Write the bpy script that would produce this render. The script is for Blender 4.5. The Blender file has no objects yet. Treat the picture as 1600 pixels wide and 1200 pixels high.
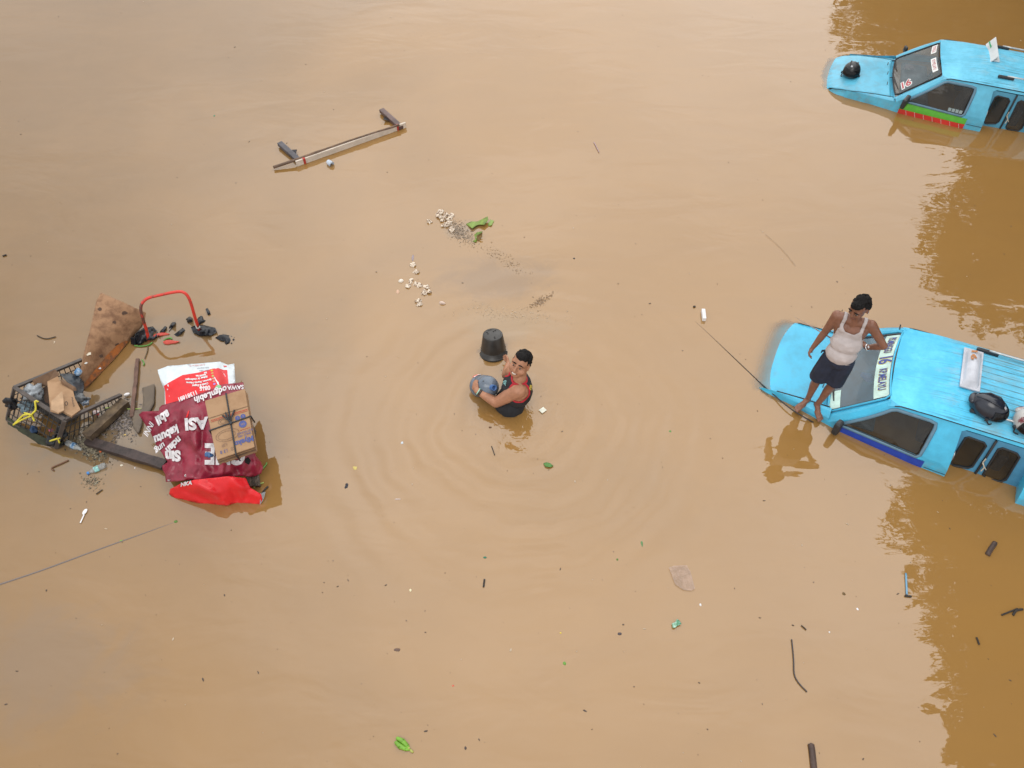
import bpy, bmesh, math, random
import numpy as np
from mathutils import Vector, Matrix, noise, geometry
from mathutils.bvhtree import BVHTree
random.seed(7)
S = bpy.context.scene
COL = S.collection
# ------------------------------------------------------------------ camera
F_PX, TILT, HC = 1257.9229, 0.92665384, 7.7723
cam_d = bpy.data.cameras.new("camera")
cam = bpy.data.objects.new("camera", cam_d); COL.objects.link(cam)
cam_d.sensor_fit = 'HORIZONTAL'; cam_d.sensor_width = 36.0
cam_d.lens = F_PX / 1600 * 36.0
cam_d.clip_end = 2000
cam.location = (0, 0, HC)
cam.rotation_euler = (math.pi / 2 - TILT, 0, 0)
S.camera = cam
# ------------------------------------------------------------------ world, sun, exposure
SUN_EL, SUN_AZ = math.radians(62), math.radians(-155)      # azimuth from +Y
w = bpy.data.worlds.new("World"); S.world = w; w.use_nodes = True
nt = w.node_tree; N = nt.nodes; L = nt.links
for n in list(N): N.remove(n)
out = N.new('ShaderNodeOutputWorld'); bg = N.new('ShaderNodeBackground')
sky = N.new('ShaderNodeTexSky'); sky.sky_type = 'NISHITA'; sky.sun_disc = False
sky.sun_elevation = SUN_EL; sky.sun_rotation = SUN_AZ
tc = N.new('ShaderNodeTexCoord')
mp = N.new('ShaderNodeMapping'); mp.inputs['Scale'].default_value = (1.3, 1.3, 2.6)
ns = N.new('ShaderNodeTexNoise'); ns.inputs['Scale'].default_value = 1.6; ns.inputs['Detail'].default_value = 5
L.new(tc.outputs['Generated'], mp.inputs['Vector']); L.new(mp.outputs['Vector'], ns.inputs['Vector'])
cr = N.new('ShaderNodeMapRange'); cr.inputs['From Min'].default_value = .3; cr.inputs['From Max'].default_value = .7
cr.inputs['To Min'].default_value = 8.5; cr.inputs['To Max'].default_value = 12.5
L.new(ns.outputs['Fac'], cr.inputs['Value'])
# soft brightening of the cloud deck around the hidden sun
sd = Vector((math.sin(-SUN_AZ) * -1 * math.cos(SUN_EL), math.cos(SUN_AZ) * math.cos(SUN_EL), math.sin(SUN_EL)))
GLOW = Vector((0.30, 0.60, 0.74)).normalized()
dt = N.new('ShaderNodeVectorMath'); dt.operation = 'DOT_PRODUCT'; dt.inputs[1].default_value = GLOW
nm = N.new('ShaderNodeVectorMath'); nm.operation = 'NORMALIZE'
L.new(tc.outputs['Generated'], nm.inputs[0]); L.new(nm.outputs['Vector'], dt.inputs[0])
gl = N.new('ShaderNodeMapRange'); gl.interpolation_type = 'SMOOTHERSTEP'
gl.inputs['From Min'].default_value = .45; gl.inputs['From Max'].default_value = 1.0
gl.inputs['To Min'].default_value = 1.05; gl.inputs['To Max'].default_value = 2.5
L.new(dt.outputs['Value'], gl.inputs['Value'])
mu = N.new('ShaderNodeMath'); mu.operation = 'MULTIPLY'
L.new(cr.outputs['Result'], mu.inputs[0]); L.new(gl.outputs['Result'], mu.inputs[1])
cc = N.new('ShaderNodeVectorMath'); cc.operation = 'SCALE'; cc.inputs[0].default_value = (1.0, 0.985, 0.96)
L.new(mu.outputs['Value'], cc.inputs['Scale'])
mx = N.new('ShaderNodeMix'); mx.data_type = 'RGBA'; mx.inputs['Factor'].default_value = .9
L.new(sky.outputs['Color'], mx.inputs['A']); L.new(cc.outputs['Vector'], mx.inputs['B'])
L.new(mx.outputs['Result'], bg.inputs['Color']); bg.inputs['Strength'].default_value = 0.10
L.new(bg.outputs['Background'], out.inputs['Surface'])
sl = bpy.data.lights.new("sun", 'SUN'); sl.energy = 0.8; sl.angle = math.radians(30); sl.color = (1, .96, .9)
so = bpy.data.objects.new("sun", sl); COL.objects.link(so)
so.rotation_euler = Vector((math.sin(SUN_AZ) * math.cos(SUN_EL), math.cos(SUN_AZ) * math.cos(SUN_EL), math.sin(SUN_EL))).to_track_quat('Z', 'Y').to_euler()
S.view_settings.view_transform = 'Standard'; S.view_settings.look = 'None'
S.view_settings.exposure = 0.0; S.view_settings.gamma = 1.0
S.cycles.max_bounces = 8; S.cycles.transparent_max_bounces = 12
S.cycles.use_denoising = True

# ------------------------------------------------------------------ helpers
_s, _c = math.sin(TILT), math.cos(TILT)
def ray(px, py):
    u, v = px - 800, py - 600
    return Vector((u, F_PX * _c - v * _s, -(F_PX * _s + v * _c)))
def P(px, py, z=0.0):
    """World point at height z that a given spot of the reference picture shows."""
    d = ray(px, py)
    return Vector((0, 0, HC)) + d * ((HC - z) / -d.z)
def lerp(a, b, t): return a + (b - a) * t
def sstep(a, b, x):
    t = min(1, max(0, (x - a) / (b - a))); return t * t * (3 - 2 * t)

MATS = {}
def mat(name, col, rough=.5, var=.0, vscale=6, col2=None, bump=0., bscale=40, metal=0., spec=.5, stretch=None, detail=6, lo=.4, hi=.65, coat=0., alpha=1.):
    if name in MATS: return MATS[name]
    m = bpy.data.materials.new(name); m.use_nodes = True
    nt = m.node_tree; b = nt.nodes['Principled BSDF']
    b.inputs['Base Color'].default_value = (*col, 1); b.inputs['Roughness'].default_value = rough
    b.inputs['Metallic'].default_value = metal; b.inputs['Specular IOR Level'].default_value = spec
    b.inputs['Coat Weight'].default_value = coat; b.inputs['Coat Roughness'].default_value = .1
    b.inputs['Alpha'].default_value = alpha
    tc = nt.nodes.new('ShaderNodeTexCoord'); mp = nt.nodes.new('ShaderNodeMapping')
    nt.links.new(tc.outputs['Object'], mp.inputs['Vector'])
    if stretch: mp.inputs['Scale'].default_value = stretch
    if var or col2:
        n = nt.nodes.new('ShaderNodeTexNoise'); n.inputs['Scale'].default_value = vscale; n.inputs['Detail'].default_value = detail
        n.inputs['Roughness'].default_value = .65
        nt.links.new(mp.outputs['Vector'], n.inputs['Vector'])
        r = nt.nodes.new('ShaderNodeMapRange'); r.inputs['From Min'].default_value = lo; r.inputs['From Max'].default_value = hi
        nt.links.new(n.outputs['Fac'], r.inputs['Value'])
        x = nt.nodes.new('ShaderNodeMix'); x.data_type = 'RGBA'
        x.inputs['A'].default_value = (*[c * (1 - var) for c in col], 1)
        x.inputs['B'].default_value = (*(col2 if col2 else [min(1, c * (1 + var)) for c in col]), 1)
        nt.links.new(r.outputs['Result'], x.inputs['Factor']); nt.links.new(x.outputs['Result'], b.inputs['Base Color'])
    if bump:
        n2 = nt.nodes.new('ShaderNodeTexNoise'); n2.inputs['Scale'].default_value = bscale; n2.inputs['Detail'].default_value = 4
        nt.links.new(mp.outputs['Vector'], n2.inputs['Vector'])
        bp = nt.nodes.new('ShaderNodeBump'); bp.inputs['Strength'].default_value = bump; bp.inputs['Distance'].default_value = .01
        nt.links.new(n2.outputs['Fac'], bp.inputs['Height']); nt.links.new(bp.outputs['Normal'], b.inputs['Normal'])
    MATS[name] = m
    return m

def thing(name, label, cat, loc=(0, 0, 0), rot=None, group=None):
    o = bpy.data.objects.new(name, None); COL.objects.link(o)
    o.empty_display_size = .1
    o.location = loc
    if rot is not None: o.rotation_euler = rot
    o['label'] = label; o['category'] = cat
    if group: o['group'] = group
    return o
def tag(o, label, cat, group=None):
    o['label'] = label; o['category'] = cat
    if group: o['group'] = group
    return o
def obj(name, bm, m, parent=None, smooth=False, world=True, origin=None):
    """Link bm as one mesh. world=True: its vertices are world coordinates."""
    if not isinstance(bm, bpy.types.Mesh):
        me = bpy.data.meshes.new(name); bm.to_mesh(me); bm.free()
    else: me = bm
    if smooth:
        me.polygons.foreach_set('use_smooth', [True] * len(me.polygons))
    for mm in (m if isinstance(m, (list, tuple)) else [m]): me.materials.append(mm)
    o = bpy.data.objects.new(name, me); COL.objects.link(o)
    if parent is not None:
        o.parent = parent
        if world:
            top = parent; off = Vector(parent.location)
            while top.parent is not None:
                top = top.parent; off = off + Vector(top.location)
            me.transform(Matrix.Translation(-off))
    elif world:
        if origin is None:
            n = len(me.vertices); co = np.empty(n * 3); me.vertices.foreach_get('co', co); co = co.reshape(-1, 3)
            origin = Vector((float(co[:, 0].mean()), float(co[:, 1].mean()), float(co[:, 2].min())))
        me.transform(Matrix.Translation(-Vector(origin))); o.location = origin
    return o
def label(o, text): o['label'] = text; return o

def add_box(bm, c, s, rot=None, bev=0.):
    M = Matrix.Translation(Vector(c))
    if rot is not None: M = M @ (rot.to_4x4() if isinstance(rot, Matrix) else rot)
    r = bmesh.ops.create_cube(bm, size=1, matrix=M @ Matrix.Diagonal((*s, 1)))
    if bev:
        vs = r['verts']; es = list({e for v in vs for e in v.link_edges})
        bmesh.ops.bevel(bm, geom=es, offset=bev, segments=2, affect='EDGES', profile=.6)
def add_beam(bm, a, b, wd, ht, up=Vector((0, 0, 1)), bev=0.):
    a, b = Vector(a), Vector(b); x = (b - a); ln = x.length; x.normalize()
    y = up.cross(x)
    if y.length < 1e-5: y = Vector((1, 0, 0)).cross(x)
    y.normalize(); z = x.cross(y)
    add_box(bm, (a + b) / 2, (ln, wd, ht), Matrix((x, y, z)).transposed(), bev)
def add_tube(bm, pts, r, seg=8, cap=True, closed=False):
    pts = [Vector(p) for p in pts]; n = len(pts)
    rr = r if isinstance(r, (list, tuple)) else [r] * n
    rings = []; prev = None
    for i, p in enumerate(pts):
        if closed: t = pts[(i + 1) % n] - pts[i - 1]
        else: t = pts[min(i + 1, n - 1)] - pts[max(i - 1, 0)]
        if t.length < 1e-9: t = Vector((0, 0, 1))
        t.normalize()
        if prev is None:
            a = Vector((0, 0, 1)) if abs(t.z) < .9 else Vector((1, 0, 0))
            nn = t.cross(a).normalized()
        else:
            nn = prev - t * prev.dot(t)
            nn = nn.normalized() if nn.length > 1e-6 else t.orthogonal().normalized()
        prev = nn; bb = t.cross(nn)
        rings.append([bm.verts.new(p + (nn * math.cos(k * 2 * math.pi / seg) + bb * math.sin(k * 2 * math.pi / seg)) * rr[i]) for k in range(seg)])
    m_ = n if closed else n - 1
    for i in range(m_):
        A, B = rings[i], rings[(i + 1) % n]
        for k in range(seg): bm.faces.new((A[k], A[(k + 1) % seg], B[(k + 1) % seg], B[k]))
    if cap and not closed:
        bm.faces.new(rings[0][::-1]); bm.faces.new(rings[-1])
def smooth_path(pts, n=6):
    pts = [Vector(p) for p in pts]; o = []
    for i in range(len(pts) - 1):
        p0, p1, p2, p3 = pts[max(i - 1, 0)], pts[i], pts[i + 1], pts[min(i + 2, len(pts) - 1)]
        for k in range(n):
            t = k / n
            o.append(.5 * ((2 * p1) + (p2 - p0) * t + (2 * p0 - 5 * p1 + 4 * p2 - p3) * t * t + (3 * p1 - p0 - 3 * p2 + p3) * t ** 3))
    o.append(pts[-1]); return o
def add_lathe(bm, prof, c, axis=Vector((0, 0, 1)), seg=32, cap0=False, cap1=False):
    axis = Vector(axis).normalized(); a = axis.orthogonal().normalized(); b = axis.cross(a); c = Vector(c)
    rings = []
    for (r, h) in prof:
        rings.append([bm.verts.new(c + axis * h + (a * math.cos(k * 2 * math.pi / seg) + b * math.sin(k * 2 * math.pi / seg)) * r) for k in range(seg)])
    for A, B in zip(rings, rings[1:]):
        for k in range(seg): bm.faces.new((A[k], A[(k + 1) % seg], B[(k + 1) % seg], B[k]))
    if cap0: bm.faces.new(rings[0][::-1])
    if cap1: bm.faces.new(rings[-1])
def add_ball(bm, c, r, rot=None, sub=2, amp=0., ns=5.):
    """r scalar or (rx,ry,rz)"""
    s = r if isinstance(r, (tuple, list)) else (r, r, r)
    M = Matrix.Translation(Vector(c)) @ (rot.to_4x4() if rot is not None else Matrix.Identity(4)) @ Matrix.Diagonal((*s, 1))
    g = bmesh.ops.create_icosphere(bm, subdivisions=sub, radius=1, matrix=M)
    if amp:
        for v in g['verts']:
            v.co += (v.co - Vector(c)) * amp * noise.noise(v.co * ns)
    return g['verts']
def inside(poly, x, y):
    r = False; n = len(poly)
    for i in range(n):
        x1, y1 = poly[i][0], poly[i][1]; x2, y2 = poly[i - 1][0], poly[i - 1][1]
        if (y1 > y) != (y2 > y) and x < (x2 - x1) * (y - y1) / (y2 - y1) + x1: r = not r
    return r
def densify(poly, step):
    o = []; n = len(poly)
    for i in range(n):
        a, b = poly[i], poly[(i + 1) % n]; d = math.hypot(b[0] - a[0], b[1] - a[1]); k = max(1, int(d / step))
        for j in range(k):
            o.append(tuple(lerp(a[q], b[q], j / k) for q in range(len(a))))
    return o
def tri_region(outer, holes, step):
    """constrained triangulation of a 2-D outline (with holes) on a grid; returns pts, tris"""
    outer = densify(outer, step); holes = [densify(h, step) for h in holes]
    vs = []; es = []
    for loop in [outer] + holes:
        b = len(vs); vs += [Vector((p[0], p[1])) for p in loop]
        es += [(b + i, b + (i + 1) % len(loop)) for i in range(len(loop))]
    xs = [p[0] for p in outer]; ys = [p[1] for p in outer]
    y = min(ys) + step * .5; row = 0
    while y < max(ys):
        x = min(xs) + step * (.5 if row % 2 else .0)
        while x < max(xs):
            if inside(outer, x, y) and not any(inside(h, x, y) for h in holes):
                if min((p[0] - x) ** 2 + (p[1] - y) ** 2 for lp in [outer] + holes for p in lp) > (step * .45) ** 2:
                    vs.append(Vector((x, y)))
            x += step
        y += step * .87; row += 1
    r = geometry.delaunay_2d_cdt(vs, es, [], 0, 1e-6)
    pts, faces = r[0], r[2]; T = []
    for f in faces:
        cx = sum(pts[i].x for i in f) / len(f); cy = sum(pts[i].y for i in f) / len(f)
        if inside(outer, cx, cy) and not any(inside(h, cx, cy) for h in holes): T.append(tuple(f))
    return [(p.x, p.y) for p in pts], T
def mesh_from(pts3, faces, thick=0., flip=False):
    """bmesh sheet of given 3-D points, thickened downwards along its normals"""
    bm = bmesh.new(); V = [bm.verts.new(p) for p in pts3]
    for f in faces:
        try: bm.faces.new([V[i] for i in (f[::-1] if flip else f)])
        except ValueError: pass
    for v in [v for v in bm.verts if not v.link_faces]: bm.verts.remove(v)
    bm.normal_update()
    if thick: bmesh.ops.solidify(bm, geom=bm.faces[:], thickness=thick)
    return bm
def text_tris(s, bold=.0, font_space=1.0, subdiv=0.12):
    """flat text as (pts2d, tris) with unit letter size, origin at its centre, and its width"""
    cu = bpy.data.curves.new("t", 'FONT'); cu.body = s; cu.size = 1; cu.offset = bold; cu.resolution_u = 3; cu.space_character = font_space
    cu.align_x = 'CENTER'; cu.align_y = 'CENTER'
    o = bpy.data.objects.new("t", cu); me = bpy.data.meshes.new_from_object(o)
    bm = bmesh.new(); bm.from_mesh(me); bmesh.ops.triangulate(bm, faces=bm.faces[:])
    for _ in range(3):
        es = [e for e in bm.edges if e.calc_length() > subdiv]
        if not es: break
        bmesh.ops.subdivide_edges(bm, edges=es, cuts=1); bmesh.ops.triangulate(bm, faces=bm.faces[:])
    pts = [(v.co.x, v.co.y) for v in bm.verts]; fs = [tuple(v.index for v in f.verts) for f in bm.faces]
    bm.verts.index_update(); bm.free(); bpy.data.objects.remove(o); bpy.data.curves.remove(cu); bpy.data.meshes.remove(me)
    return pts, fs
def text_on(bm, s, mapf, bold=0., subdiv=.12, space=1.):
    """append text to bm; mapf(u,v) maps unit text coordinates to 3-D"""
    pts, fs = text_tris(s, bold, space, subdiv)
    V = [bm.verts.new(mapf(x, y)) for x, y in pts]
    for f in fs:
        try: bm.faces.new([V[i] for i in f])
        except ValueError: pass
def remeshed(name, bm, voxel, m, parent, smooth_it=2, world=True):
    me = bpy.data.meshes.new("tmp"); bm.to_mesh(me); bm.free()
    o = bpy.data.objects.new("tmp", me); COL.objects.link(o)
    r = o.modifiers.new("r", 'REMESH'); r.mode = 'VOXEL'; r.voxel_size = voxel
    if smooth_it:
        s = o.modifiers.new("s", 'SMOOTH'); s.iterations = smooth_it; s.factor = .5
    dg = bpy.context.evaluated_depsgraph_get(); dg.update()
    me2 = bpy.data.meshes.new_from_object(o.evaluated_get(dg))
    bpy.data.objects.remove(o); bpy.data.meshes.remove(me)
    me2.materials.clear()
    return obj(name, me2, m, parent, smooth=True, world=world)
def limb(bm, pts):
    """tapered capsules between consecutive (point, radius)"""
    for (a, ra), (b, rb) in zip(pts, pts[1:]):
        t = bmesh.new()
        bmesh.ops.create_icosphere(t, subdivisions=2, radius=ra, matrix=Matrix.Translation(Vector(a)))
        bmesh.ops.create_icosphere(t, subdivisions=2, radius=rb, matrix=Matrix.Translation(Vector(b)))
        r = bmesh.ops.convex_hull(t, input=t.verts[:])
        bmesh.ops.delete(t, geom=[v for v in t.verts if not v.link_faces], context='VERTS')
        bad = [g for g in r.get('geom_interior', []) if isinstance(g, bmesh.types.BMVert) and g.is_valid]
        if bad: bmesh.ops.delete(t, geom=bad, context='VERTS')
        me = bpy.data.meshes.new("l"); t.to_mesh(me); t.free(); bm.from_mesh(me); bpy.data.meshes.remove(me)
SUBM = []          # objects that dip below the water and can be seen faintly through it
SOFT = []          # thin submerged lines: (p0, p1, depth0, depth1)
# ------------------------------------------------------------------ the vans
def van_mats(k):
    base = (.055, .47, .73) if k == 'n' else (.09, .45, .65)
    dirt = (.03, .16, .24)
    d = {}
    d['paint'] = mat('paint_' + k, base, .42, .0, 3, coat=.12)
    nt = d['paint'].node_tree; pb = nt.nodes['Principled BSDF']
    tc0 = nt.nodes.new('ShaderNodeTexCoord'); sz = nt.nodes.new('ShaderNodeSeparateXYZ'); nt.links.new(tc0.outputs['Object'], sz.inputs['Vector'])
    def n0(scale, lo, hi, a, b_):
        n = nt.nodes.new('ShaderNodeTexNoise'); n.inputs['Scale'].default_value = scale; n.inputs['Detail'].default_value = 7; n.inputs['Roughness'].default_value = .7
        r = nt.nodes.new('ShaderNodeMapRange'); r.inputs['From Min'].default_value = lo; r.inputs['From Max'].default_value = hi; r.inputs['To Min'].default_value = a; r.inputs['To Max'].default_value = b_
        nt.links.new(tc0.outputs['Object'], n.inputs['Vector']); nt.links.new(n.outputs['Fac'], r.inputs['Value']); return r.outputs['Result']
    def x0(a, col, f):
        x = nt.nodes.new('ShaderNodeMix'); x.data_type = 'RGBA'
        if isinstance(a, tuple): x.inputs['A'].default_value = (*a, 1)
        else: nt.links.new(a, x.inputs['A'])
        x.inputs['B'].default_value = (*col, 1); nt.links.new(f, x.inputs['Factor']); return x.outputs['Result']
    zb = nt.nodes.new('ShaderNodeMapRange'); zb.inputs['From Min'].default_value = .10; zb.inputs['From Max'].default_value = -.06; nt.links.new(sz.outputs['Z'], zb.inputs['Value'])
    ml = nt.nodes.new('ShaderNodeMath'); ml.operation = 'MULTIPLY'; nt.links.new(zb.outputs['Result'], ml.inputs[0]); nt.links.new(n0(9, .46, .68, 0, .55 if k == 'n' else .30), ml.inputs[1])
    c0 = x0(base, tuple(v * .72 for v in base), n0(2.2, .42, .62, 0, .8))
    c0 = x0(c0, (.04, .16, .24), n0(26, .66, .72, 0, .6))
    c0 = x0(c0, (.22, .15, .08), ml.outputs['Value']); nt.links.new(c0, pb.inputs['Base Color'])
    # roof: faded paint with grime streaks that run along the vehicle
    m = mat('roof_paint_' + k, base, .5, .0, 5, bump=.15, bscale=25)
    nt = m.node_tree; b = nt.nodes['Principled BSDF']
    tc = nt.nodes.new('ShaderNodeTexCoord')
    def nz(scale, st, lo, hi, det=6):
        mp = nt.nodes.new('ShaderNodeMapping'); mp.inputs['Scale'].default_value = st
        n = nt.nodes.new('ShaderNodeTexNoise'); n.inputs['Scale'].default_value = scale; n.inputs['Detail'].default_value = det; n.inputs['Roughness'].default_value = .7
        r = nt.nodes.new('ShaderNodeMapRange'); r.inputs['From Min'].default_value = lo; r.inputs['From Max'].default_value = hi
        nt.links.new(tc.outputs['Object'], mp.inputs['Vector']); nt.links.new(mp.outputs['Vector'], n.inputs['Vector']); nt.links.new(n.outputs['Fac'], r.inputs['Value'])
        return r.outputs['Result']
    sx = nt.nodes.new('ShaderNodeSeparateXYZ'); nt.links.new(tc.outputs['Object'], sx.inputs['Vector'])
    rr = nt.nodes.new('ShaderNodeMapRange'); rr.inputs['From Min'].default_value = .75; rr.inputs['From Max'].default_value = 1.25
    nt.links.new(sx.outputs['X'], rr.inputs['Value'])
    def mul(a, bb):
        q = nt.nodes.new('ShaderNodeMath'); q.operation = 'MULTIPLY'
        nt.links.new(a, q.inputs[0])
        if isinstance(bb, float): q.inputs[1].default_value = bb
        else: nt.links.new(bb, q.inputs[1])
        return q.outputs['Value']
    def mix(a, bcol, fac):
        x = nt.nodes.new('ShaderNodeMix'); x.data_type = 'RGBA'
        if isinstance(a, tuple): x.inputs['A'].default_value = (*a, 1)
        else: nt.links.new(a, x.inputs['A'])
        x.inputs['B'].default_value = (*bcol, 1); nt.links.new(fac, x.inputs['Factor'])
        return x.outputs['Result']
    c = mix(base, tuple(min(1, v * 1.25 + .05) for v in base), nz(2.5, (1, 1, 1), .4, .65))
    c = mix(c, dirt, mul(mul(nz(3.2, (.45, 15, 1), .55, .62), rr.outputs['Result']), .8))
    c = mix(c, (.30, .42, .45), mul(mul(nz(3, (1, 2, 1), .5, .7), rr.outputs['Result']), .7))
    c = mix(c, (.06, .10, .12), mul(mul(nz(18, (1, 5, 1), .64, .70), rr.outputs['Result']), .85))
    c = mix(c, (.05, .12, .16), mul(nz(5, (.5, 16, 1), .63, .67), .9))
    if k == 'n':        # dirt in the pressed roof grooves, painted dark to strengthen their weak shading
        def m2(op_, a, v):
            q = nt.nodes.new('ShaderNodeMath'); q.operation = op_; nt.links.new(a, q.inputs[0]); q.inputs[1].default_value = v; return q.outputs['Value']
        fr = m2('FRACT', m2('DIVIDE', sx.outputs['Y'], .094), 0)
        g_ = m2('LESS_THAN', m2('ABSOLUTE', m2('SUBTRACT', fr, .5), 0), .085)
        g_ = mul(g_, m2('GREATER_THAN', sx.outputs['X'], 1.36)); g_ = mul(g_, m2('LESS_THAN', m2('ABSOLUTE', sx.outputs['Y'], 0), .47))
        g_ = mul(g_, nz(4, (1, 1, 1), .30, .62)); c = mix(c, (.03, .10, .14), g_)
        c = mix(c, (.16, .30, .35), mul(mul(m2('GREATER_THAN', sx.outputs['X'], 1.38), nz(4, (1, 3, 1), .35, .65)), .55))
    nt.links.new(c, b.inputs['Base Color'])
    d['roof'] = m
    d['glass'] = mat('dark_glass_' + k, (.010, .012, .013), .05, .0, 5, (.040, .034, .024), lo=.4, hi=.75, spec=.7)
    g = d['glass']; g.node_tree.nodes['Principled BSDF'].inputs['Alpha'].default_value = .62
    ws = mat('windshield_glass_' + k, (.07, .15, .21) if k == 'n' else (.055, .095, .115), .03, .25, 3, spec=.9)
    ws.node_tree.nodes['Principled BSDF'].inputs['Alpha'].default_value = .62 if k == 'n' else .5
    d['ws'] = ws
    d['rubber'] = mat('rubber', (.018, .018, .02), .6)
    d['door'] = mat('door_paint_' + k, (.06, .24, .40) if k == 'n' else (.07, .28, .42), .5, .12, 7)
    d['frame'] = mat('window_frame_grey', (.10, .20, .28) if k == 'n' else (.07, .33, .5), .5, .1, 9)
    d['plastic'] = mat('black_plastic', (.022, .024, .028), .45, .2, 20)
    d['metal'] = mat('dull_metal', (.5, .52, .53), .35, .1, 20, metal=.8)
    d['seat'] = mat('seat_vinyl', (.07, .07, .075), .6, .2, 10)
    d['dash'] = mat('dashboard_plastic_' + k, (.12, .19, .23) if k == 'n' else (.12, .14, .15), .7, .5, 3)
    d['jamb'] = mat('door_jamb_dark', (.02, .05, .07), .6)
    return d

def make_van(k, loc, yaw, pitch, roll, label_, cat, group):
    M = van_mats(k)
    root = thing('minibus', label_, cat, loc, None, group)
    Rm = Matrix.Rotation(yaw, 3, 'Z') @ Matrix.Rotation(-pitch, 3, 'Y') @ Matrix.Rotation(roll, 3, 'X')
    root.rotation_euler = Rm.to_euler()
    XR = 3.35
    def hz(x, y): return hoodz(x, y, k)
    def part(name, bm, m, parent=root, smooth=False):
        return obj(name, bm, m, parent, smooth=smooth, world=False)
    def yb(x):
        if x < -1.0: return .50
        return np.interp(x, [-1.07, -1.0, -.9, -.73, -.3, .1, 1.0, 1.3, 2.0, 3.4], [.44, .53, .585, .63, .70, .80, .915, .93, .96, .94])
    def side(x, z, off=0.):
        b = yb(x)
        if z <= .07: return b + .010 * min(1, (.07 - z) / .1) + off
        t = (z - .07) / .40
        return lerp(b, .668, t) + .022 * math.sin(math.pi * min(1, t)) + off
    # ---- side panels (with holes for the front window and the passenger doors)
    winpoly = [(.135, .075), (.30, .215), (.585, .435), (.64, .452), (.99, .450), (1.05, .44), (1.06, .40), (1.03, .105), (1.0, .075)]
    rec = [(1.315, .445), (1.36, .465), (2.02, .465), (2.06, .445), (2.10, -.20), (2.12, -.93), (1.36, -.93), (1.36, -.16)]
    outer = [(.02, .03), (.56, .47), (.66, .495), (1.0, .50), (XR - .2, .50), (XR - .08, .3), (XR, -.2), (XR, -1.0), (-.75, -1.0), (-.75, -.02), (-.3, .0)]
    body = bmesh.new()
    for sgn in (-1, 1):
        holes = [winpoly, rec]
        pts, T = tri_region(outer, holes, .10)
        V = [body.verts.new((x, sgn * side(x, z), z)) for x, z in pts]
        for f in T:
            try: body.faces.new([V[i] for i in (f if sgn < 0 else f[::-1])])
            except ValueError: pass
        # jambs
        for h, dep in ((winpoly, .03), (rec, None)):
            hp = densify(h, .1)
            A = [body.verts.new((x, sgn * side(x, z), z)) for x, z in hp]
            B = [body.verts.new((x, sgn * (side(x, z) - dep if dep else min(side(x, z) - .01, .64)), z)) for x, z in hp]
            for i in range(len(hp)):
                j = (i + 1) % len(hp)
                body.faces.new((A[i], A[j], B[j], B[i]))
        # gutter ledge between the side panel and the roof
        prev = None
        for i in range(40):
            x = lerp(.535, XR - .2, (i / 39) ** 1.3)
            z = float(np.interp(x, [.535, .56, .66, 1.0, 4], [.45, .468, .493, .498, .498]))
            hy_ = lerp(.60, .658, sstep(.54, .66, x))
            a = body.verts.new((x, sgn * side(x, z), z)); b_ = body.verts.new((x, sgn * (side(x, z) + .006), z + .006)); c_ = body.verts.new((x - .008, sgn * (hy_ - .01), .488 + .024 * sstep(.54, 1.0, x) + .002))
            if prev:
                body.faces.new((prev[0], a, b_, prev[1])); body.faces.new((prev[1], b_, c_, prev[2]))
            prev = (a, b_, c_)
        # A-pillar strip
        prev = None
        for i in range(13):
            t = i / 12
            ws = Vector((lerp(.0, .56, t), sgn * lerp(.665, .565, t), lerp(.045, .488, t)))
            ox = lerp(.02, .56, t); oz = lerp(.03, .47, t)
            o_ = Vector((ox, sgn * side(ox, oz), oz))
            mid = (ws + o_) / 2 + Vector((-.012, sgn * .012, .012))
            r_ = [body.verts.new(q) for q in (ws, ws.lerp(mid, .6) + Vector((-.006, 0, .006)), mid, o_)]
            if prev:
                for q in range(3): body.faces.new((prev[q], r_[q], r_[q + 1], prev[q + 1]))
            prev = r_
        # fender: from the hood edge out and down
        prev = None
        for i in range(24):
            x = lerp(-1.06, .02, i / 23)
            y0 = min(.625, yb(x) - .02); y1 = yb(x)
            z0 = hz(x, .62) - .004
            zz = z0 - .035
            row = [(x, sgn * (y0 + .006), z0 - .02), (x, sgn * (y0 + .008), z0), (x, sgn * (y0 * .6 + y1 * .4), z0 - .006), (x, sgn * (y1 - .012), zz), (x, sgn * y1, zz - .05), (x, sgn * (y1 + .006), -.30), (x, sgn * y1, -1.0)]
            r_ = [body.verts.new(q) for q in row]
            if prev:
                for q in range(len(row) - 1): body.faces.new((prev[q], r_[q], r_[q + 1], prev[q + 1]))
            prev = r_
        # waist crease and lower sill bar
    # cowl between hood and windscreen
    prev = None
    for i in range(15):
        y = lerp(-.70, .70, i / 14)
        r_ = [body.verts.new(q) for q in ((-.06 - .03 * (1 - (y / .7) ** 2), y, hz(-.05, y) - .02), (-.02 - .03 * (1 - (y / .7) ** 2), y, hz(-.02, y) - .026), (.0 - .05 * (1 - (y / .66) ** 2), y * .965, .036))]
        if prev:
            for q in range(2): body.faces.new((prev[q], r_[q], r_[q + 1], prev[q + 1]))
        prev = r_
    # nose and tail
    prev = None
    for i in range(15):
        t = lerp(-1, 1, i / 14); y = t * yb(-1.06); xx = -1.06 - .05 * (1 - t * t)
        r_ = [body.verts.new(q) for q in ((xx + .03, y, hz(-1.04, .5) - .01), (xx, y, -.20), (xx, y, -1.0))]
        if prev:
            for q in range(2): body.faces.new((prev[q], r_[q], r_[q + 1], prev[q + 1]))
        prev = r_
    prev = None
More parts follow.
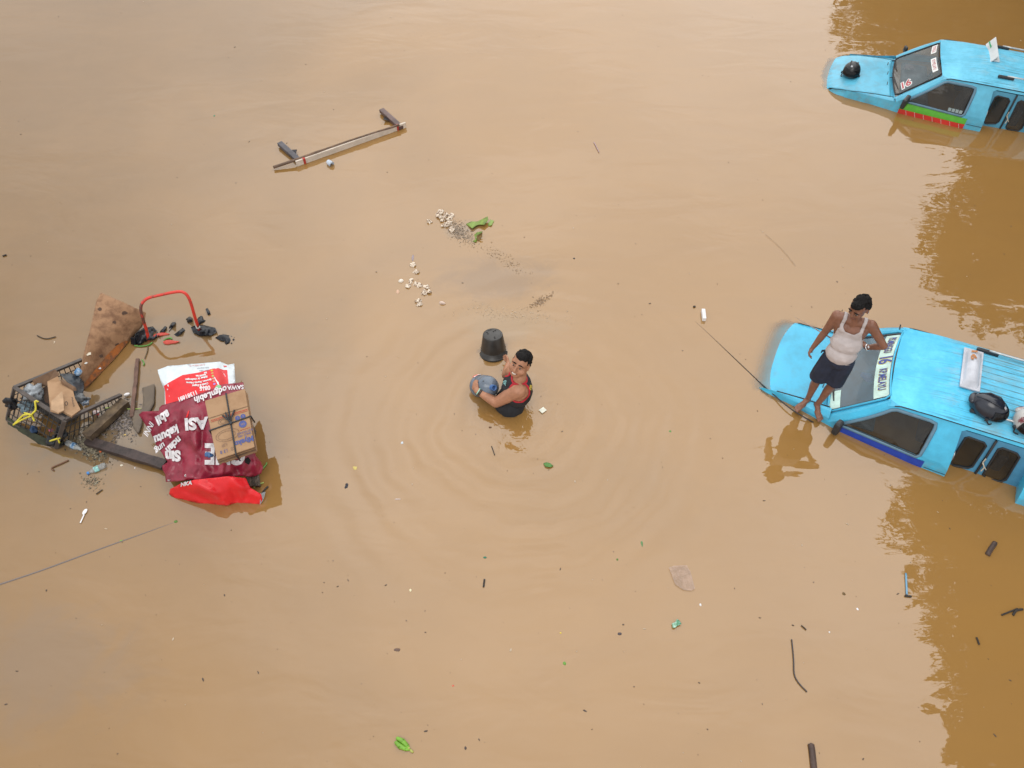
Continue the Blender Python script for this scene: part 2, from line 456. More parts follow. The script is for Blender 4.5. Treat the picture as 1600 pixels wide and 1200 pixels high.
    for i in range(15):
        t = lerp(-1, 1, i / 14)
        r_ = []
        for z in (.50, .3, -.2, -1.0):
            x = {.50: XR - .2, .3: XR - .08, -.2: XR, -1.0: XR}[z]
            r_.append(body.verts.new((x + .04 * (1 - t * t), t * side(x, z), z)))
        if prev:
            for q in range(3): body.faces.new((prev[q], r_[q], r_[q + 1], prev[q + 1]))
        prev = r_
    bmesh.ops.remove_doubles(body, verts=body.verts[:], dist=.002)
    bmesh.ops.recalc_face_normals(body, faces=body.faces[:])
    bo = part('body', body, M['paint'], smooth=False)
    SUBM.append(bo)
    # ---- roof
    def roofz(x, y):
        e = sstep(.54, 1.25, x); hy = lerp(.60, .658, sstep(.54, .66, x)); u = min(1, abs(y) / hy)
        base_ = .488 + .024 * sstep(.54, 1.0, x)
        crown = lerp(.035, .115, e)
        z = base_ + crown * (1 - u ** 3.2)
        z -= .10 * sstep(XR - .9, XR - .15, x)
        if x > 1.33 and abs(y) < .47:
            g = (y / .094) % 1.0
            z -= .011 * max(0, 1 - abs(g - .5) / .13) * sstep(1.33, 1.40, x)
        return z
    roof = bmesh.new(); NX = 60; NY = 101; rows = []
    for i in range(NX):
        x = .54 + (XR - .2 - .54) * (i / (NX - 1)) ** 1.15
        hy = lerp(.60, .658, sstep(.54, .66, x))
        rows.append([roof.verts.new((x - .03 * (1 - (lerp(-1, 1, j / (NY - 1))) ** 2) * (1 - sstep(.54, .9, x)), lerp(-hy, hy, j / (NY - 1)), roofz(x, lerp(-hy, hy, j / (NY - 1))))) for j in range(NY)])
    for i in range(NX - 1):
        for j in range(NY - 1): roof.faces.new((rows[i][j], rows[i + 1][j], rows[i + 1][j + 1], rows[i][j + 1]))
    bmesh.ops.recalc_face_normals(roof, faces=roof.faces[:])
    if sum(f.normal.z for f in roof.faces) < 0: bmesh.ops.reverse_faces(roof, faces=roof.faces[:])
    ro = part('roof', roof, M['roof'], smooth=True)
    # black seam along the gutter
    for sgn in (-1, 1):
        g = bmesh.new(); pts = []
        for i in range(40):
            x = lerp(.60, XR - .25, i / 39); z = float(np.interp(x, [.56, .66, 1.0, 4], [.468, .493, .498, .498]))
            pts.append((x, sgn * (side(x, z) + .004), z + .004))
        add_tube(g, pts, .0065, 6)
        part('gutter_seam', g, M['rubber'], ro, True)
    # ---- hood
    hd = bmesh.new(); rows = []
    for i in range(30):
        x = lerp(-1.075, -.055, i / 29); hy = min(.622, yb(x) - .025)
        rows.append([hd.verts.new((x - (.045 if i == 0 else .0) * (1 - (lerp(-1, 1, j / 30)) ** 2) - .03 * (1 - (lerp(-1, 1, j / 30)) ** 2) * (1 - sstep(0, 8, i)) - .03 * (1 - (lerp(-1, 1, j / 30)) ** 2) * sstep(24, 29, i), lerp(-hy, hy, j / 30), hz(x, lerp(-hy, hy, j / 30)))) for j in range(31)])
    for i in range(29):
        for j in range(30): hd.faces.new((rows[i][j], rows[i + 1][j], rows[i + 1][j + 1], rows[i][j + 1]))
    bmesh.ops.recalc_face_normals(hd, faces=hd.faces[:])
    if sum(f.normal.z for f in hd.faces) < 0: bmesh.ops.reverse_faces(hd, faces=hd.faces[:])
    bmesh.ops.solidify(hd, geom=hd.faces[:], thickness=.012)
    ho = part('hood', hd, M['paint'], smooth=True); SUBM.append(ho)
    # black gap between hood and near fender near the windscreen, and raised hood crease
    for sgn in (-1, 1):
        g = bmesh.new()
        add_tube(g, [(x, sgn * (min(.625, yb(x) - .02) + .002), hz(x, .62) + .0) for x in [lerp(-.62 if k == 'n' else -1.0, -.0, q / 14) for q in range(15)]], .007 if k == 'n' else .004, 6)
        part('hood_gap', g, M['rubber'], ho, True)
    for j in range(3):
        y = (-.32, .02, .36)[j]; g = bmesh.new()
        add_beam(g, (-.135, y, hz(-.135, y) + .004), (-.125, y + .1, hz(-.125, y) + .004), .010, .006)
        part('hood_vent', g, M['rubber'], ho)
    # ---- windscreen
    def wsp(s, t, off=0.):
        y = lerp(-1, 1, s) * lerp(.66, .56, t)
        bul = .055 * (1 - (2 * s - 1) ** 2)
        return Vector((lerp(-.005, .56, t) - bul - off * .66, y, lerp(.040, .492, t) + bul * .25 + off * .75))
    def wsgrid(s0, s1, t0, t1, off, ns_=16, nt_=8, cornr=0.):
        g = bmesh.new(); R_ = [[g.verts.new(wsp(lerp(s0, s1, i / ns_), lerp(t0, t1, j / nt_), off)) for j in range(nt_ + 1)] for i in range(ns_ + 1)]
        for i in range(ns_):
            for j in range(nt_): g.faces.new((R_[i][j], R_[i + 1][j], R_[i + 1][j + 1], R_[i][j + 1]))
        return g
    wo = part('windshield', wsgrid(.01, .99, .01, .99, 0), M['ws'], smooth=True)
    loop = []
    n_ = 12
    c_ = .05
    for (a, b_) in (((c_, .02), (1 - c_, .02)), ((.98, .02 + c_ * 1.3), (.98, .98 - c_ * 1.5)), ((1 - c_, .98), (c_, .98)), ((.02, .98 - c_ * 1.5), (.02, .02 + c_ * 1.3))):
        for i in range(n_): loop.append(wsp(lerp(a[0], b_[0], i / (n_ - 1)), lerp(a[1], b_[1], i / (n_ - 1)), .003))
    g = bmesh.new(); add_tube(g, loop, .013 if k == 'f' else .008, 6, closed=True)
    part('windshield_gasket', g, M['rubber'], wo, True)
    if k == 'n':
        g = bmesh.new(); lp = []
        for q in loop: lp.append(q + Vector((-.004, .03 * (1 if q.y > 0 else -1) * min(1, abs(q.y) / .5), .012)))
        add_tube(g, lp, .012, 6, closed=True); part('windshield_surround', g, M['paint'], wo, True)
    white = mat('sticker_white', (.55, .78, .72), .4, .12, 8)
    if k == 'n':
        st = mat('visor_strip_pale', (.50, .68, .62), .35, .15, 7)
        part('visor_sticker', wsgrid(.035, .965, .72, .955, .004), st, wo, True)
        part('lower_sticker', wsgrid(.03, .24, .03, .20, .004, 6, 3), st, wo, True)
        nav = mat('lettering_navy', (.03, .06, .30), .5); yel = mat('lettering_yellow', (.62, .50, .10), .5)
        def wt(sc, tc_, us, vs_, off=.006):
            return lambda u, v: wsp(sc - u * us, tc_ + v * vs_, off)
        for (txt, sc, us, vs_) in (('PS.MINGGU', .79, .050, .17), ('16', .555, .15, .30), ('KP.MELAYU', .27, .058, .17)):
            g = bmesh.new(); text_on(g, txt, wt(sc, .84, us, vs_, .0065), .06, space=.8 if txt == '16' else 1.); part('lettering_outline', g, yel, wo)
            g = bmesh.new(); text_on(g, txt, wt(sc, .842, us, vs_, .0095), .02, space=.8 if txt == '16' else 1.); part('lettering', g, nav, wo)
        wp = ((.86, .05), (.55, .09))
    else:
        red = mat('lettering_red', (.42, .06, .07), .5); wh = mat('lettering_white', (.7, .72, .72), .5)
        for (txt, sc, ln_) in (('PS.MINGGU', .80, .27), ('KP.MELAYU', .33, .36)):
            part('visor_sticker', wsgrid(sc - ln_ / 2, sc + ln_ / 2, .82, .93, .004, 6, 2), wh, wo, True)
            g = bmesh.new(); text_on(g, txt, lambda u, v, sc=sc, ln_=ln_: wsp(sc - u * ln_ / 6.6, .873 + v * .10, .008), .0); part('lettering', g, red, wo)
        g = bmesh.new(); text_on(g, '16', lambda u, v: wsp(.15 + v * .18 + u * .02, .26 + u * .24, .004), .10); part('number_outline', g, wh, wo)
        g = bmesh.new(); text_on(g, '16', lambda u, v: wsp(.15 + v * .18 + u * .02, .26 + u * .24, .009), .02); part('lettering', g, red, wo)
        # crumpled things lying on the dashboard
        g = bmesh.new(); add_ball(g, (.20, .38, .06), (.07, .09, .04), amp=.8, ns=20); part('dashboard_clutter', g, mat('clutter', (.4, .36, .3), .8, .5, 30, (.1, .06, .1)), root)
    if k == 'n':
        g = bmesh.new(); add_box(g, (.26, -.05, .012), (.20, .26, .006), Matrix.Rotation(.5, 3, 'Z')); part('paper', g, mat('dash_paper', (.5, .5, .45), .7, .3, 9))
        g = bmesh.new(); add_ball(g, (.34, .12, .03), (.09, .07, .03), amp=.6, ns=14); part('cloth', g, mat('dash_cloth', (.35, .22, .28), .9, .3, 9), None if False else root)
    # wipers
    for y0, y1 in ((-.10, -.50), (.50, .10)):
        g = bmesh.new(); t0 = .02
        a = wsp(.5 + y0 / 1.32, .03, .015); b_ = wsp(.5 + y1 / 1.32, .10, .012); c2 = wsp(.5 + (y1 * .35 + y0 * .65) / 1.32, .05, .022)
        add_tube(g, [a + Vector((-.05, .0, -.015)), a, c2, b_], .007, 6)
        c3 = wsp(.5 + (y1 * 1.05 + .03) / 1.32, .32 if k == 'f' else .16, .012)
        add_tube(g, [wsp(.5 + y0 * .6 / 1.32, .04, .012), b_, ], .006, 6)
        part('wiper', g, M['rubber'], wo)
    # ---- front door windows, lower door stripe
    for sgn in (-1, 1):
        fd = bmesh.new()
        # stripe / lower door skin just proud of the body
        xs = [lerp(.10, 1.10, i / 12) for i in range(13)]; prev = None
        ztop = .055
        for x in xs:
            r_ = [fd.verts.new((x, sgn * side(x, z, .006), z)) for z in (ztop, 0.0, -.10, -.45, -.95)]
            if prev:
                for q in range(4): fd.faces.new((prev[q], r_[q], r_[q + 1], prev[q + 1]))
            prev = r_
        bmesh.ops.recalc_face_normals(fd, faces=fd.faces[:])
        if k == 'n': dm = mat('door_blue_stripe', (.012, .05, .36), .4, .15, 6)
        else: dm = mat('door_green_panel', (.10, .42, .04), .45, .1, 6)
        do = part('front_door', fd, dm)
        if k == 'f':
            rd = bmesh.new(); prev = None
            for x in xs:
                zt = lerp(-.055, -.035, (x - .1))
                r_ = [rd.verts.new((x, sgn * side(x, z, .010), z)) for z in (zt, zt - .05, zt - .4)]
                if prev:
                    for q in range(2): rd.faces.new((prev[q], r_[q], r_[q + 1], prev[q + 1]))
                prev = r_
            part('door_red_band', rd, mat('door_red', (.55, .03, .02), .45, .1, 6), do)
            for i in range(7):
                x = .2 + i * .135; g = bmesh.new()
                add_beam(g, (x, sgn * side(x, -.05, .014), -.045), (x + .05, sgn * side(x, -.15, .014), -.15), .004, .004)
                part('door_pinstripe', g, mat('pinstripe', (.6, .65, .6), .5), do)
        # frame
        g = bmesh.new(); wl = densify(winpoly, .09)
        add_tube(g, [(x, sgn * side(x, z, .002), z) for x, z in wl], .021, 8, closed=True)
        fo = part('window_frame', g, M['frame'], do, True)
        g = bmesh.new(); cx, cz = .68, .25
        add_tube(g, [(lerp(x, cx, .055), sgn * side(x, z, .004), lerp(z, cz, .09)) for x, z in wl], .007, 6, closed=True)
        part('window_gasket', g, M['rubber'], do, True)
        pts, T = tri_region(winpoly, [], .15)
        bm = mesh_from([(x, sgn * side(x, z, -.008), z) for x, z in pts], T); bmesh.ops.recalc_face_normals(bm, faces=bm.faces[:])
        part('window', bm, M['glass'], do)
        if k == 'f' and sgn < 0:
            g = bmesh.new()
            for i in range(4):
                x = .78 + i * .055
                c2 = [(x, .10), (x + .045, .10), (x + .045, .145), (x, .145)]
                g.faces.new([g.verts.new((a, sgn * side(a, b2, .003), b2)) for a, b2 in c2])
            part('window_sticker', g, mat('sticker_pale', (.5, .6, .62), .5, .5, 60, (.2, .3, .3)), do)
        # body crease line at the pillar foot
        g = bmesh.new()
        add_tube(g, [(x, sgn * side(x, -.03, .002), -.03) for x in (1.12, 1.2, 1.28, 1.35)], .004, 6)
        part('pillar_seam', g, M['jamb'], bo, True)
        # mirror
        g = bmesh.new()
        add_tube(g, [(.13, sgn * side(.13, .08, .0), .08), (.11, sgn * (side(.13, .08) + .05), .095), (.10, sgn * (side(.13, .08) + .09), .11)], .014, 8)
        add_tube(g, [(.16, sgn * side(.16, .03, .0), .03), (.12, sgn * (side(.13, .08) + .07), .05)], .012, 8)
        c_m = Vector((.13, sgn * (side(.13, .08) + .095), .115))
        add_box(g, c_m, (.075, .12, .18) if k == 'n' else ((.07, .22, .16) if sgn < 0 else (.05, .10, .10)), Matrix.Rotation(sgn * .35, 3, 'Z'), .028)
        part('mirror', g, M['plastic'])
    # ---- passenger doors in their recess
    def dy(z): return .668 + .16 * (.465 - z) if z > -.05 else .668 + .16 * .515
    for sgn in (-1, 1):
        leaves = [(1.30, 1.655), (1.67, 2.09)]
        wins = [[(1.385, .36), (1.41, .385), (1.57, .375), (1.605, .34), (1.60, .02), (1.57, -.02), (1.43, -.05), (1.385, -.01)],
                [(1.725, .35), (1.755, .38), (1.90, .37), (1.945, .33), (1.96, -.01), (1.93, -.06), (1.78, -.08), (1.735, -.04)]]
        for (x0, x1), wn in zip(leaves, wins):
            pts, T = tri_region([(x0, .45), (x1, .45), (x1, -.92), (x0, -.92)], [wn], .09)
            bm = mesh_from([(x, sgn * dy(z), z) for x, z in pts], T); bmesh.ops.recalc_face_normals(bm, faces=bm.faces[:])
            bm.faces.ensure_lookup_table()
            if sum(f.normal.y for f in bm.faces) * sgn < 0: bmesh.ops.reverse_faces(bm, faces=bm.faces[:])
            bmesh.ops.solidify(bm, geom=bm.faces[:], thickness=.02)
            do = part('rear_door', bm, M['door'])
            g = bmesh.new(); add_tube(g, [(x, sgn * (dy(z) + .004), z) for x, z in densify(wn, .06)], .012, 8, closed=True)
            part('window_gasket', g, M['rubber'], do, True)
            pts, T = tri_region(wn, [], .1)
            bm = mesh_from([(x, sgn * (dy(z) - .006), z) for x, z in pts], T); bmesh.ops.recalc_face_normals(bm, faces=bm.faces[:])
            part('window', bm, M['glass'], do)
            if x0 < 1.5:
                g = bmesh.new(); add_tube(g, smooth_path([(1.36, sgn * (dy(.1) + .01), .16), (1.36, sgn * (dy(.1) + .05), .15), (1.365, sgn * (dy(.1) + .06), .08), (1.35, sgn * (dy(0) + .05), .01), (1.345, sgn * (dy(0) + .005), .0)], 4), .009, 6)
                part('door_handle', g, M['metal'], do, True)
                g = bmesh.new(); add_tube(g, [(1.663, sgn * (dy(z) + .012), z) for z in (.45, .2, 0, -.3, -.9)], .014, 6)
                part('door_seal', g, M['rubber'], do, True)
                if sgn < 0:
                    g = bmesh.new()
                    pth = [(1.665, .20), (1.66, .14), (1.70, .08), (1.69, .02)]
                    add_tube(g, [(x, sgn * (dy(z) + .028), z) for x, z in pth], .007, 6)
                    add_tube(g, [(1.66, sgn * (dy(.1) + .028), .13), (1.73, sgn * (dy(.1) + .03), .05)], .005, 5)
                    part('tie_string', g, mat('tie_string', (.5, .45, .36) if k == 'n' else (.4, .33, .12), .8), do)
        # red reflector emblem behind the door on the rear quarter
        if k == 'n':
            e = []
            for i in range(24):
                a = i * 2 * math.pi / 24
                e.append((2.34 + .10 * math.cos(a), -.03 + .14 * math.sin(a)))
            pts, T = tri_region(e, [], .06)
            bm = mesh_from([(x, sgn * side(x, z, .006), z) for x, z in pts], T)
            part('red_emblem', bm, mat('emblem_red', (.6, .02, .04), .4), bo)
            g = bmesh.new(); add_tube(g, [(x, sgn * side(x, z, .008), z) for x, z in e], .008, 6, closed=True)
            part('emblem_rim', g, mat('lettering_navy', (.03, .06, .30), .5), bo)
            g = bmesh.new()
            text_on(g, '2', lambda u, v: Vector((2.37 - sgn * -1 * 0 + u * .1, sgn * side(2.37, -.27, .008), -.29 + v * .1)), .03)
            part('lettering', g, mat('lettering_navy', (.03, .06, .30), .5), bo)
    # ---- interior: dashboard, steering wheel, seats
    g = bmesh.new(); add_box(g, (.33, 0, -.06), (.42, 1.36, .12), None, .04); part('dashboard', g, M['dash'])
    g = bmesh.new(); add_tube(g, [Vector((.62 + .05 * math.cos(a), .34 + .17 * math.cos(a) * 0 + .17 * math.sin(a), .02 + .16 * math.cos(a) * .6)) for a in [i * math.pi / 10 for i in range(20)]], .012, 6, closed=True)
    add_tube(g, [(.45, .34, -.05), (.62, .34, .02)], .02, 6); part('steering_wheel', g, M['rubber'])
    for y in (-.36, .36):
        g = bmesh.new(); add_box(g, (1.06, y, -.02), (.14, .46, .62), Matrix.Rotation(.18, 3, 'Y'), .05); add_box(g, (1.10, y, .30), (.09, .24, .14), None, .03)
        part('seat', g, M['seat'])
    for x in (1.85, 2.6):
        g = bmesh.new(); add_box(g, (x, 0, -.05), (.12, 1.25, .5), None, .04); part('bench', g, M['seat'])
    # ---- roof rails
    for sgn in (-1, 1):
        y = sgn * .50; g = bmesh.new()
        pts = [(x, y, roofz(x, y) + .045) for x in [lerp(1.45, 3.0, i / 12) for i in range(13)]]
        add_tube(g, pts, .013, 8)
        rr_ = part('roof_rail', g, M['metal'], ro, True)
        for x0 in (1.34, 2.95):
            g = bmesh.new()
            add_box(g, (x0 + .10, y, roofz(x0 + .1, y) + .022), (.24, .045, .045), None, .018)
            part('rail_foot', g, M['plastic'], rr_)
    # ---- roof sign
    if k == 'n':
        g = bmesh.new(); xa, xb, ya, yb_ = 1.19, 1.37, -.22, .40
        zb = roofz(1.25, 0) + .004
        add_box(g, ((xa + xb) / 2, (ya + yb_) / 2, zb + .012), (xb - xa + .03, yb_ - ya + .03, .02), None, .006)
        nseg = 10
        R_ = []
        for j in range(13):
            y = lerp(ya + .01, yb_ - .01, j / 12); e = (1 - abs(2 * j / 12 - 1) ** 6)
            R_.append([g.verts.new((lerp(xa + .005, xb - .005, i / nseg), y, zb + .02 + e * .085 * math.sin(math.pi * i / nseg) ** .6)) for i in range(nseg + 1)])
        for j in range(12):
            for i in range(nseg): g.faces.new((R_[j][i], R_[j][i + 1], R_[j + 1][i + 1], R_[j + 1][i]))
        bmesh.ops.recalc_face_normals(g, faces=g.faces[:])
        so_ = part('roof_sign', g, mat('sign_white_plastic', (.50, .52, .58), .35, .12, 5), ro, False)
        g = bmesh.new()
        def sgm(u, v):
            i_ = .36 + v * .42; y = .24 - u * .19
            return Vector((xa + (xb - xa) * i_, y, zb + .03 + .085 * math.sin(math.pi * i_) ** .6))
        text_on(g, '16', sgm, .03); part('lettering', g, mat('lettering_orange', (.42, .16, .04), .5), so_)
    else:
        g = bmesh.new(); zb = roofz(1.22, 0)
        add_box(g, (1.25, .20, zb + .035), (.012, .66, .17), Matrix.Rotation(.55, 3, 'Y'), .004)
        add_box(g, (1.30, .20, zb + .015), (.10, .62, .02), None, .004)
        so_ = part('roof_sign', g, mat('sign_white_board', (.55, .57, .58), .35, .08, 5), ro)
        g = bmesh.new()
        for q in range(2):
            add_beam(g, (1.20 + .03 * q, .40 - .05 * q, zb + .075 - .03 * q), (1.225 + .03 * q, .30 - .05 * q, zb + .045 - .03 * q), .02, .006)
        part('sign_mark', g, mat('mark_green', (.03, .30, .12), .5), so_)
    if k == 'n':
        # small antenna stub at the far corner of the windscreen and paint chip
        g = bmesh.new(); add_tube(g, [(.50, .63, .45), (.49, .67, .50)], .008, 6); part('antenna', g, M['plastic'])
    return root, Rm, roofz, side

def hoodz(x, y, k='f'):
    if k == 'n': z = float(np.interp(x, [-1.12, -1.0, -.92, -.86, -.78, -.66, -.3, 0.1], [-.30, -.20, -.13, -.065, .002, .035, .052, .052]))
    else: z = float(np.interp(x, [-1.12, -1.05, -.97, -.85, -.6, -.3, 0.1], [-.26, -.14, -.065, -.02, .02, .042, .052]))
    u = min(1, abs(y) / .62)
    if k == 'n': z += .012 + .080 * min(1, max(0, y / .62 * .5 + .5))
    return z - .030 * u ** 2.5
GV = 'flooded light blue minibuses'
van_n, Rn, roofz_n, side_n = make_van('n', (3.966, 5.9722, -.0365), -.428875, .02727, -.06513,
    'nearer light blue minibus sunk to its windows, a man standing on its hood', 'minibus', GV)
van_f, Rf, roofz_f, side_f = make_van('f', (6.3836, 12.1321, .084), -.310958, -.02706, -.05973,
    'farther light blue minibus with green and red door stripe and one helmet on its hood', 'minibus', GV)
bpy.context.view_layer.update()
def vn(p): return Vector((3.966, 5.9722, -.0365)) + Rn @ Vector(p)
def vf(p): return Vector((6.3836, 12.1321, .084)) + Rf @ Vector(p)

# ------------------------------------------------------------------ helmets
def helmet(c, fwd, up, r, label_, shell, visor=True, strap=True, sx=1.0):
    f = Vector(fwd).normalized(); u = Vector(up).normalized(); s = u.cross(f).normalized(); u = f.cross(s).normalized()
    B = Matrix((f, s, u)).transposed()
    root = thing('helmet', label_, 'helmet', Vector(c))
    c = Vector(c)
    def W(a, b, h): return c + B @ Vector((a * r * sx, b * r, h * r))
    bm = bmesh.new(); R_ = []; nu, nv = 28, 16
    for j in range(nv + 1):
        th_ = math.pi * .62 * j / nv
        R_.append([])
        for i in range(nu):
            a = 2 * math.pi * i / nu
            front = max(0, math.cos(a))
            t2 = th_ * (1 - .25 * front ** 2)
            x = math.sin(t2) * math.cos(a) * 1.12; y = math.sin(t2) * math.sin(a) * .92; z = math.cos(t2) + .45
            z += .04 * max(0, 1 - abs(math.sin(a)) * 5) * math.sin(th_)
            R_[-1].append(bm.verts.new(W(x, y, z)))
    for j in range(nv):
        for i in range(nu):
            q = (R_[j][i], R_[j][(i + 1) % nu], R_[j + 1][(i + 1) % nu], R_[j + 1][i])
            bm.faces.new(q)
    bmesh.ops.remove_doubles(bm, verts=bm.verts[:], dist=.0005); bmesh.ops.recalc_face_normals(bm, faces=bm.faces[:])
    bmesh.ops.solidify(bm, geom=bm.faces[:], thickness=.012)
    obj('shell', bm, shell, root, True)
    if visor:
        bm = bmesh.new(); R_ = []
        for j in range(7):
            th_ = lerp(.95, 1.75, j / 6)
            R_.append([bm.verts.new(W(math.sin(th_) * math.cos(a) * 1.22, math.sin(th_) * math.sin(a) * 1.0, math.cos(th_) + .45)) for a in [lerp(-1.15, 1.15, i / 16) for i in range(17)]])
        for j in range(6):
            for i in range(16): bm.faces.new((R_[j][i], R_[j][i + 1], R_[j + 1][i + 1], R_[j + 1][i]))
        bmesh.ops.solidify(bm, geom=bm.faces[:], thickness=.006)
        obj('visor', bm, mat('visor_smoke', (.012, .013, .016), .08, spec=.6), root, True)
    bm = bmesh.new(); add_ball(bm, W(0, 0, .35), (r * .85, r * .75, r * .6), B.to_quaternion().to_matrix())
    obj('lining', bm, mat('helmet_lining', (.02, .02, .022), .9), root, True)
    for sg in (-1, 1):
        bm = bmesh.new(); add_box(bm, W(.28, sg * .97, .22), (.035, .02, .035), B, .006)
        obj('hinge', bm, mat('black_plastic', (.02, .02, .02), .4), root)
    for sg in (-1, 1):
        bm = bmesh.new(); add_tube(bm, [W(.62, sg * .30, 1.24), W(.2, sg * .42, 1.41), W(-.4, sg * .38, 1.36), W(-.95, sg * .2, 1.0)], [.004, .009, .009, .004], 6); obj('shell_rib', bm, shell, root, True)
    bm = bmesh.new(); add_ball(bm, W(-1.0, 0, .55), (.05, .09, .04), B); obj('spoiler', bm, shell, root, True)
    bm = bmesh.new(); add_tube(bm, smooth_path([W(.3, -.85, .1), W(.55, -.9, -.1), W(.7, -.6, -.16)], 4), .008, 6)
    obj('strap', bm, mat('helmet_lining', (.02, .02, .022), .9), root)
    bm = bmesh.new(); add_box(bm, W(.72, -.18, 1.30), (.03, .03, .004), B @ Matrix.Rotation(.6, 3, 'Y'))
    obj('badge', bm, mat('badge_grey', (.4, .42, .45), .4), root)
    return root
helm_black = mat('helmet_gloss_black', (.016, .02, .032), .22, .15, 8, spec=.6)
h1 = vn((1.475, -.435, roofz_n(1.475, -.435) - .01))
helmet(h1, Rn @ Vector((.95, -.25, -.10)), Rn @ Vector((.05, .0, 1)), .15, 'glossy black helmet next to the white roof sign of the nearer minibus', helm_black, sx=1.15)
hm2 = mat('helmet_worn_white', (.55, .55, .54), .3, .1, 9, (.16, .02, .03), lo=.52, hi=.60)
h2 = vn((1.865, -.475, roofz_n(1.865, -.475) + .00))
helmet(h2, Rn @ Vector((.4, -.9, -.1)), Rn @ Vector((.0, .1, 1)), .14, 'white and red worn helmet, second on the roof behind the black one', hm2)
hm3 = mat('helmet_dull_black', (.018, .02, .024), .35, .3, 8)
h3 = vf((-.72, -.13, hoodz(-.72, -.13) - .005))
helmet(h3, Rf @ Vector((-.1, -1, 0)), Rf @ Vector((.0, .0, 1)), .15, 'black helmet alone on the hood of the farther minibus', hm3)
# ------------------------------------------------------------------ people
SKIN_N = mat('skin_brown', (.21, .095, .060), .36, .12, 14, spec=.4, bump=.05, bscale=60)
SKIN_L = mat('skin_tan', (.38, .18, .105), .45, .12, 14, spec=.4, bump=.05, bscale=60)
HAIR = mat('hair_black', (.007, .006, .006), .75, .3, 60, bump=.3, bscale=120, spec=.2)
def frame_from(f, u):
    f = Vector(f).normalized(); u = Vector(u).normalized(); s = u.cross(f).normalized(); u = f.cross(s).normalized()
    return Matrix((f, s, u)).transposed()       # columns: forward, left, up
def head_prims(bm, c, B, k=1.0, fat=1.0):
    def W(a, b, h): return c + B @ (Vector((a, b, h)) * k)
    add_ball(bm, W(-.008, 0, .028), (.098 * k, .076 * k, .088 * k), B)
    add_ball(bm, W(.020, 0, -.035), (.070 * k, .062 * k * fat, .078 * k), B)
    add_ball(bm, W(.050, 0, -.082), (.034 * k, .036 * k * fat, .026 * k), B)
    for s in (-1, 1):
        add_ball(bm, W(.052, s * .036 * fat, -.030), (.030 * k, .026 * k * fat, .030 * k), B)     # cheeks
        add_ball(bm, W(-.012, s * .078, -.005), (.016 * k, .008 * k, .030 * k), B)                 # ears
        limb(bm, [(W(.076, s * .018, .032), .011 * k), (W(.074, s * .046, .030), .009 * k)])
    limb(bm, [(W(.086, 0, .020), .009 * k), (W(.102, 0, -.018), .014 * k)])
    for s in (-1, 1): add_ball(bm, W(.092, s * .012, -.020), .010 * k, B)
    limb(bm, [(W(.080, -.018, -.048), .008 * k), (W(.086, 0, -.047), .010 * k), (W(.080, .018, -.048), .008 * k)])
    limb(bm, [(W(.078, -.016, -.062), .008 * k), (W(.083, 0, -.064), .010 * k), (W(.078, .016, -.062), .008 * k)])
    return W
def face_parts(root, c, B, k=1.0, smile=False, fat=1.):
    def W(a, b, h): return c + B @ (Vector((a, b, h)) * k)
    for s in (-1, 1):
        bm = bmesh.new(); add_ball(bm, W(.078, s * .032, .012), (.007 * k, .012 * k, .0045 * k), B)
        e = obj('eye', bm, mat('eye_white', (.30, .26, .23), .35), root, True)
        bm = bmesh.new(); add_ball(bm, W(.0845, s * .032, .012), (.004 * k, .0065 * k, .0062 * k), B)
        obj('iris', bm, mat('iris_dark', (.01, .008, .006), .2), root, True)
        bm = bmesh.new(); limb(bm, [(W(.088, s * .014, .040), .0045 * k), (W(.090, s * .032, .045), .0055 * k), (W(.080, s * .052, .038), .003 * k)])
        obj('eyebrow', bm, HAIR, root, True)
    bm = bmesh.new(); limb(bm, [(W(.083, -.026, -.052), .0045 * k), (W(.092, 0, -.058), .0065 * k), (W(.083, .026, -.052), .0045 * k)])
    obj('lips', bm, mat('lips', (.16, .055, .045), .4), root, True)
    if smile:
        bm = bmesh.new(); limb(bm, [(W(.090, -.015, -.053), .0042 * k), (W(.0955, 0, -.056), .0052 * k), (W(.090, .015, -.053), .0042 * k)])
        obj('teeth', bm, mat('teeth', (.7, .66, .6), .3), root, True)
def hair(root, c, B, k=1.0, amp=.012, extra=()):
    def W(a, b, h): return c + B @ (Vector((a, b, h)) * k)
    bm = bmesh.new()
    add_ball(bm, W(-.026, 0, .046), (.094 * k, .081 * k, .084 * k), B)
    add_ball(bm, W(-.045, 0, .0), (.072 * k, .079 * k, .075 * k), B)
    add_ball(bm, W(.022, 0, .088), (.050 * k, .062 * k, .034 * k), B)
    for (p, r) in extra: add_ball(bm, W(*p), tuple(q * k for q in r), B)
    # cut the face free
    o = remeshed('hair', bm, .006, HAIR, root, 1)
    me = o.data
    for v in me.vertices:
        p = v.co * 1.0
        v.co += v.normal * (amp * .9 * (.6 * noise.noise(p * 28) + .35 * noise.noise(p * 75)))
    return o
